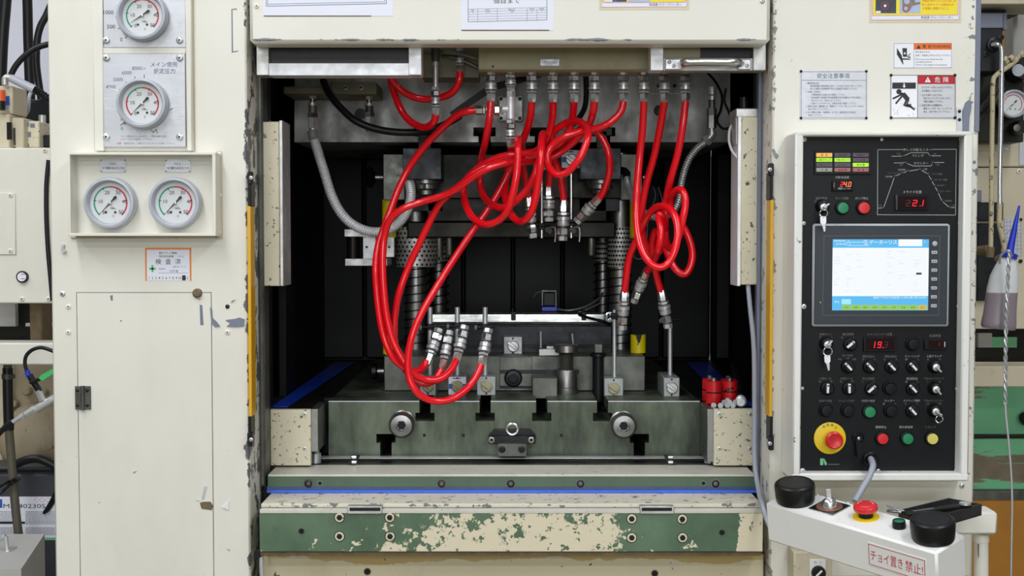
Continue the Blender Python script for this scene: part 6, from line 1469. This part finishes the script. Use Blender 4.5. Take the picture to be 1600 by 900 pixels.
O('black_block', G().pb(1525, 44, 1566.5, 112, y, y + .1, .002), M['dark'], t); O('grey_block', G().pb(1525, 20, 1568, 44, y - .004, y + .1, .002).pb(1568, 20, 1573, 46, y + .01, y + .1), M['bgrey'], t)
O('top_gap', G().pb(1525, 7, 1572, 20, y + .03, y + .1), M['dark'], t); O('pale_beam', G().pb(1525, -30, 1690, 6.5, y - .05, y + .1, .002), M['cream_d'], t)
O('pipe_flange', G().lathe(P(1552, 70, y), FRONT, [(11 * S(y), 0), (11 * S(y), .008), (7 * S(y), .010), (7 * S(y), .018)], 20), M['dark'], t)
for px, py in ((1564, 58.5), (1540, 85)): sbolt(px, py, y, 4.4, t, 'dark')
O('base_block', G().pb(1525, 110, 1600, 222, y + .12, y + .3, .002), M['die_d'], t)
cable('chrome pipe falling from the dark valve block elbow', [(1551, 70, .37), (1557, 69, .36), (1563, 72, .36), (1565, 80, .36), (1565, 100, .36), (1564.5, 150, .36), (1563.5, 210, .36), (1562, 270, .36), (1562, 320, .36)], .0058, 'chrome', 'chrome_pipe', 'pipe')
t = T('flaked_pipe', 'cream flaked pipe running down beside the right column', 'pipe'); y = .34
O('pipe', G().tube(PP([(1598, 82, .42), (1586, 96, .40), (1570, 108, .37), (1556, 118, .35), (1551.5, 130, y), (1550.5, 180, y), (1549.5, 250, y), (1549, 330, y), (1548, 388, y)]), .0058, 10), M['pipe_flake'], t)
for c_ in ((1583, 90), (1574, 92)): O('pipe_nut', G().cyl(P(*c_, .39), P(c_[0] - 6, c_[1] + 4, .39), .010, seg=6), M['pipe_flake'], t)
O('end_fitting', G().cyl(P(1548, 386, y), P(1546, 402, y), .010, seg=10).cyl(P(1530, 392, y + .04), P(1546, 390, y), .012, seg=12), M['brown'], t)
t = T('flaked_pipe', 'short crooked cream pipe end behind the blue bottle nozzle', 'pipe')
O('pipe', G().tube(PP([(1562, 318, .36), (1561.5, 335, .36), (1562, 352, .36), (1566, 370, .36), (1570, 390, .36), (1571, 400, .36)]), .0066, 10), M['pipe_flake'], t)
O('end_fitting', G().cyl(P(1571, 398, .36), P(1558, 406, .38), .010, seg=8), M['brown'], t)
gauge(1580.5, 163, 22, .48, 'small pressure gauge behind the pipes at the right picture edge', [(12, 50, 1)], 0, small=True)
for px, py, r, nm, m in ((1590.5, 110, 19, 'large black regulator knob with grey face at the right edge', 'bezel'), (1588.5, 200, 11, 'small black regulator knob under the right edge gauge', 'die')):
    t = T('regulator_knob', nm, 'knob'); k = S(.46)
    O('knob_body', G().lathe(P(px, py, .5), FRONT, [(r * k, 0), (r * k, .02), (r * .9 * k, .045)], 24), M['rubber'], t)
    O('knob_face', G().lathe(P(px, py, .455), FRONT, [(r * .5 * k, 0), (r * .5 * k, .003), (r * .12 * k, .004)], 20), M[m], t)
for a, nm in ((0, 'upper dark coiled spring hose slanting behind the cream pipe'), (14, 'lower dark coiled spring hose slanting behind the cream pipe')):
    L = spline(PP([(1526, 178 + a, .46), (1540, 164 + a, .45), (1553, 146 + a, .45), (1566, 122 + a, .47)]), 14)
    O('coiled_hose', G().tube(L, .009, 10, smooth=False, rf=lambda i: 1 if i % 2 else .72), M['die'], None, nm, 'hose')
O('orange_cover', G().pb(1566, 38, 1586, 500, .76, .82, .003), M['yelbar'], None, 'orange sheet metal glimpsed between valve block and grey wall', 'cover')
O('grey_pillar', G().pb(1583, -60, 1700, 230, .7, .8, .003), M['wallg'], None, 'plain grey upright sheet at the top right picture edge', 'panel')
O('roof_sheet', G().pprism([(1573, 6), (1610, 6), (1610, 15), (1583, 27), (1574, 30)], .62, .68), M['die_d'], None, 'dark slanted sheet under the pale beam at top right', 'panel')
t = T('oil_bottle', 'milky soft oil bottle with a long blue nozzle hanging at the right edge', 'bottle'); y = .05; k = S(y)
prof = [(402, 1574, 10), (406, 1574, 13), (415, 1572, 17), (430, 1569, 21.5), (450, 1566.5, 24), (470, 1564, 24.5), (490, 1562, 25.5), (505, 1560.5, 27), (511, 1560, 27), (514, 1560, 25)]
O('bottle_body', G().rings([[P(cx, yy, y) + V3((math.cos(2 * math.pi * i / 24) * r * k, math.sin(2 * math.pi * i / 24) * r * .7 * k, math.sin(2 * math.pi * i / 24) * 0 - (.10 * (math.cos(2 * math.pi * i / 24)) * r * k if yy > 500 else 0))) for i in range(24)] for yy, cx, r in prof]), M['bottle'], t)
O('nozzle', G().lathe(P(1577.5, 394, y), P(1592.5, 322, y) - P(1577.5, 394, y), [(7 * k, 0), (6 * k, 4 * k), (4.2 * k, 36 * k), (1.6 * k, 73 * k), (1.2 * k, 74 * k)], 16), M['bluep'], t)
O('nozzle_cap', G().lathe(P(1575.5, 403, y), P(1577.5, 394, y) - P(1575.5, 403, y), [(13 * k, 0), (13 * k, 7 * k), (8 * k, 9 * k)], 20), M['bluep'], t)
t = T('hanging_wire', 'twisted bare wire hanging in front of the oil bottle', 'wire'); yw = .0
for ph in (0, math.pi):
    pts = []
    for i in range(150):
        f = i / 149; px = 1577 + (1571 - 1577) * f + math.sin(f * math.pi) * -2; py = 393 + (632 - 393) * f; a = f * 2 * math.pi * 8.5 + ph
        pts.append(P(px, py, yw) + V3((math.cos(a) * .0024, math.sin(a) * .0024, 0)))
    O('wire_strand', G().tube(pts, .0023, 7, smooth=False), M['zinc'], t)
O('wire_loop', G().tube(PP([(1562, 412, .02), (1563, 402, .01), (1570, 393, 0), (1577, 392, -.01), (1581, 400, 0)]), .0024, 7), M['zinc'], t)
O('wire_tail', G().tube(PP([(1570.5, 628, yw), (1572, 650, yw), (1576, 690, yw), (1580, 740, yw), (1581.5, 790, yw), (1580.5, 850, yw), (1579.5, 920, yw)]), .0024, 7), M['zinc'], t)
t = T('green_machine', 'scuffed green machine base behind the console post', 'machine base')
O('base_body', G().pb(1500, 603, 1740, 682, .9, 1.2, .004).pb(1500, 684, 1740, 784, .88, 1.2, .004), M['scraped'], t)
O('base_foot', G().pb(1500, 766, 1740, 784, .86, 1.2, .004), M['die'], t); O('groove_bar', G().pb(1500, 680, 1740, 685, .875, .9), M['die_d'], t)
O('black_knob', G().lathe(P(1600, 652, .9), FRONT, [(8 * S(.9), 0), (8 * S(.9), .02), (12 * S(.9), .025), (10 * S(.9), .04)], 14), M['black'], t)
O('ochre_skirt', G().pb(1500, 783, 1740, 1100, .84, 1.2, .004), M['ochre'], None, 'ochre painted plinth beneath the green machine', 'plinth')

# ------------------------------------------------------------------ put every thing's origin at its base
for o in THINGS:
    tree = [o] + list(o.children) + [g2 for c in o.children for g2 in c.children] + [g3 for c in o.children for g2 in c.children for g3 in g2.children]
    vs_ = [v_.co for q in tree if q.type == 'MESH' for v_ in q.data.vertices]
    if not vs_ or o.get('kind') == 'structure': continue
    xs, ys_, zs_ = zip(*[tuple(v_) for v_ in vs_])
    loc = V3(((min(xs) + max(xs)) / 2, (min(ys_) + max(ys_)) / 2, min(zs_)))
    sh_ = Matrix.Translation(-loc)
    for q in tree:
        if q.type == 'MESH': q.data.transform(sh_)
    o.location = loc
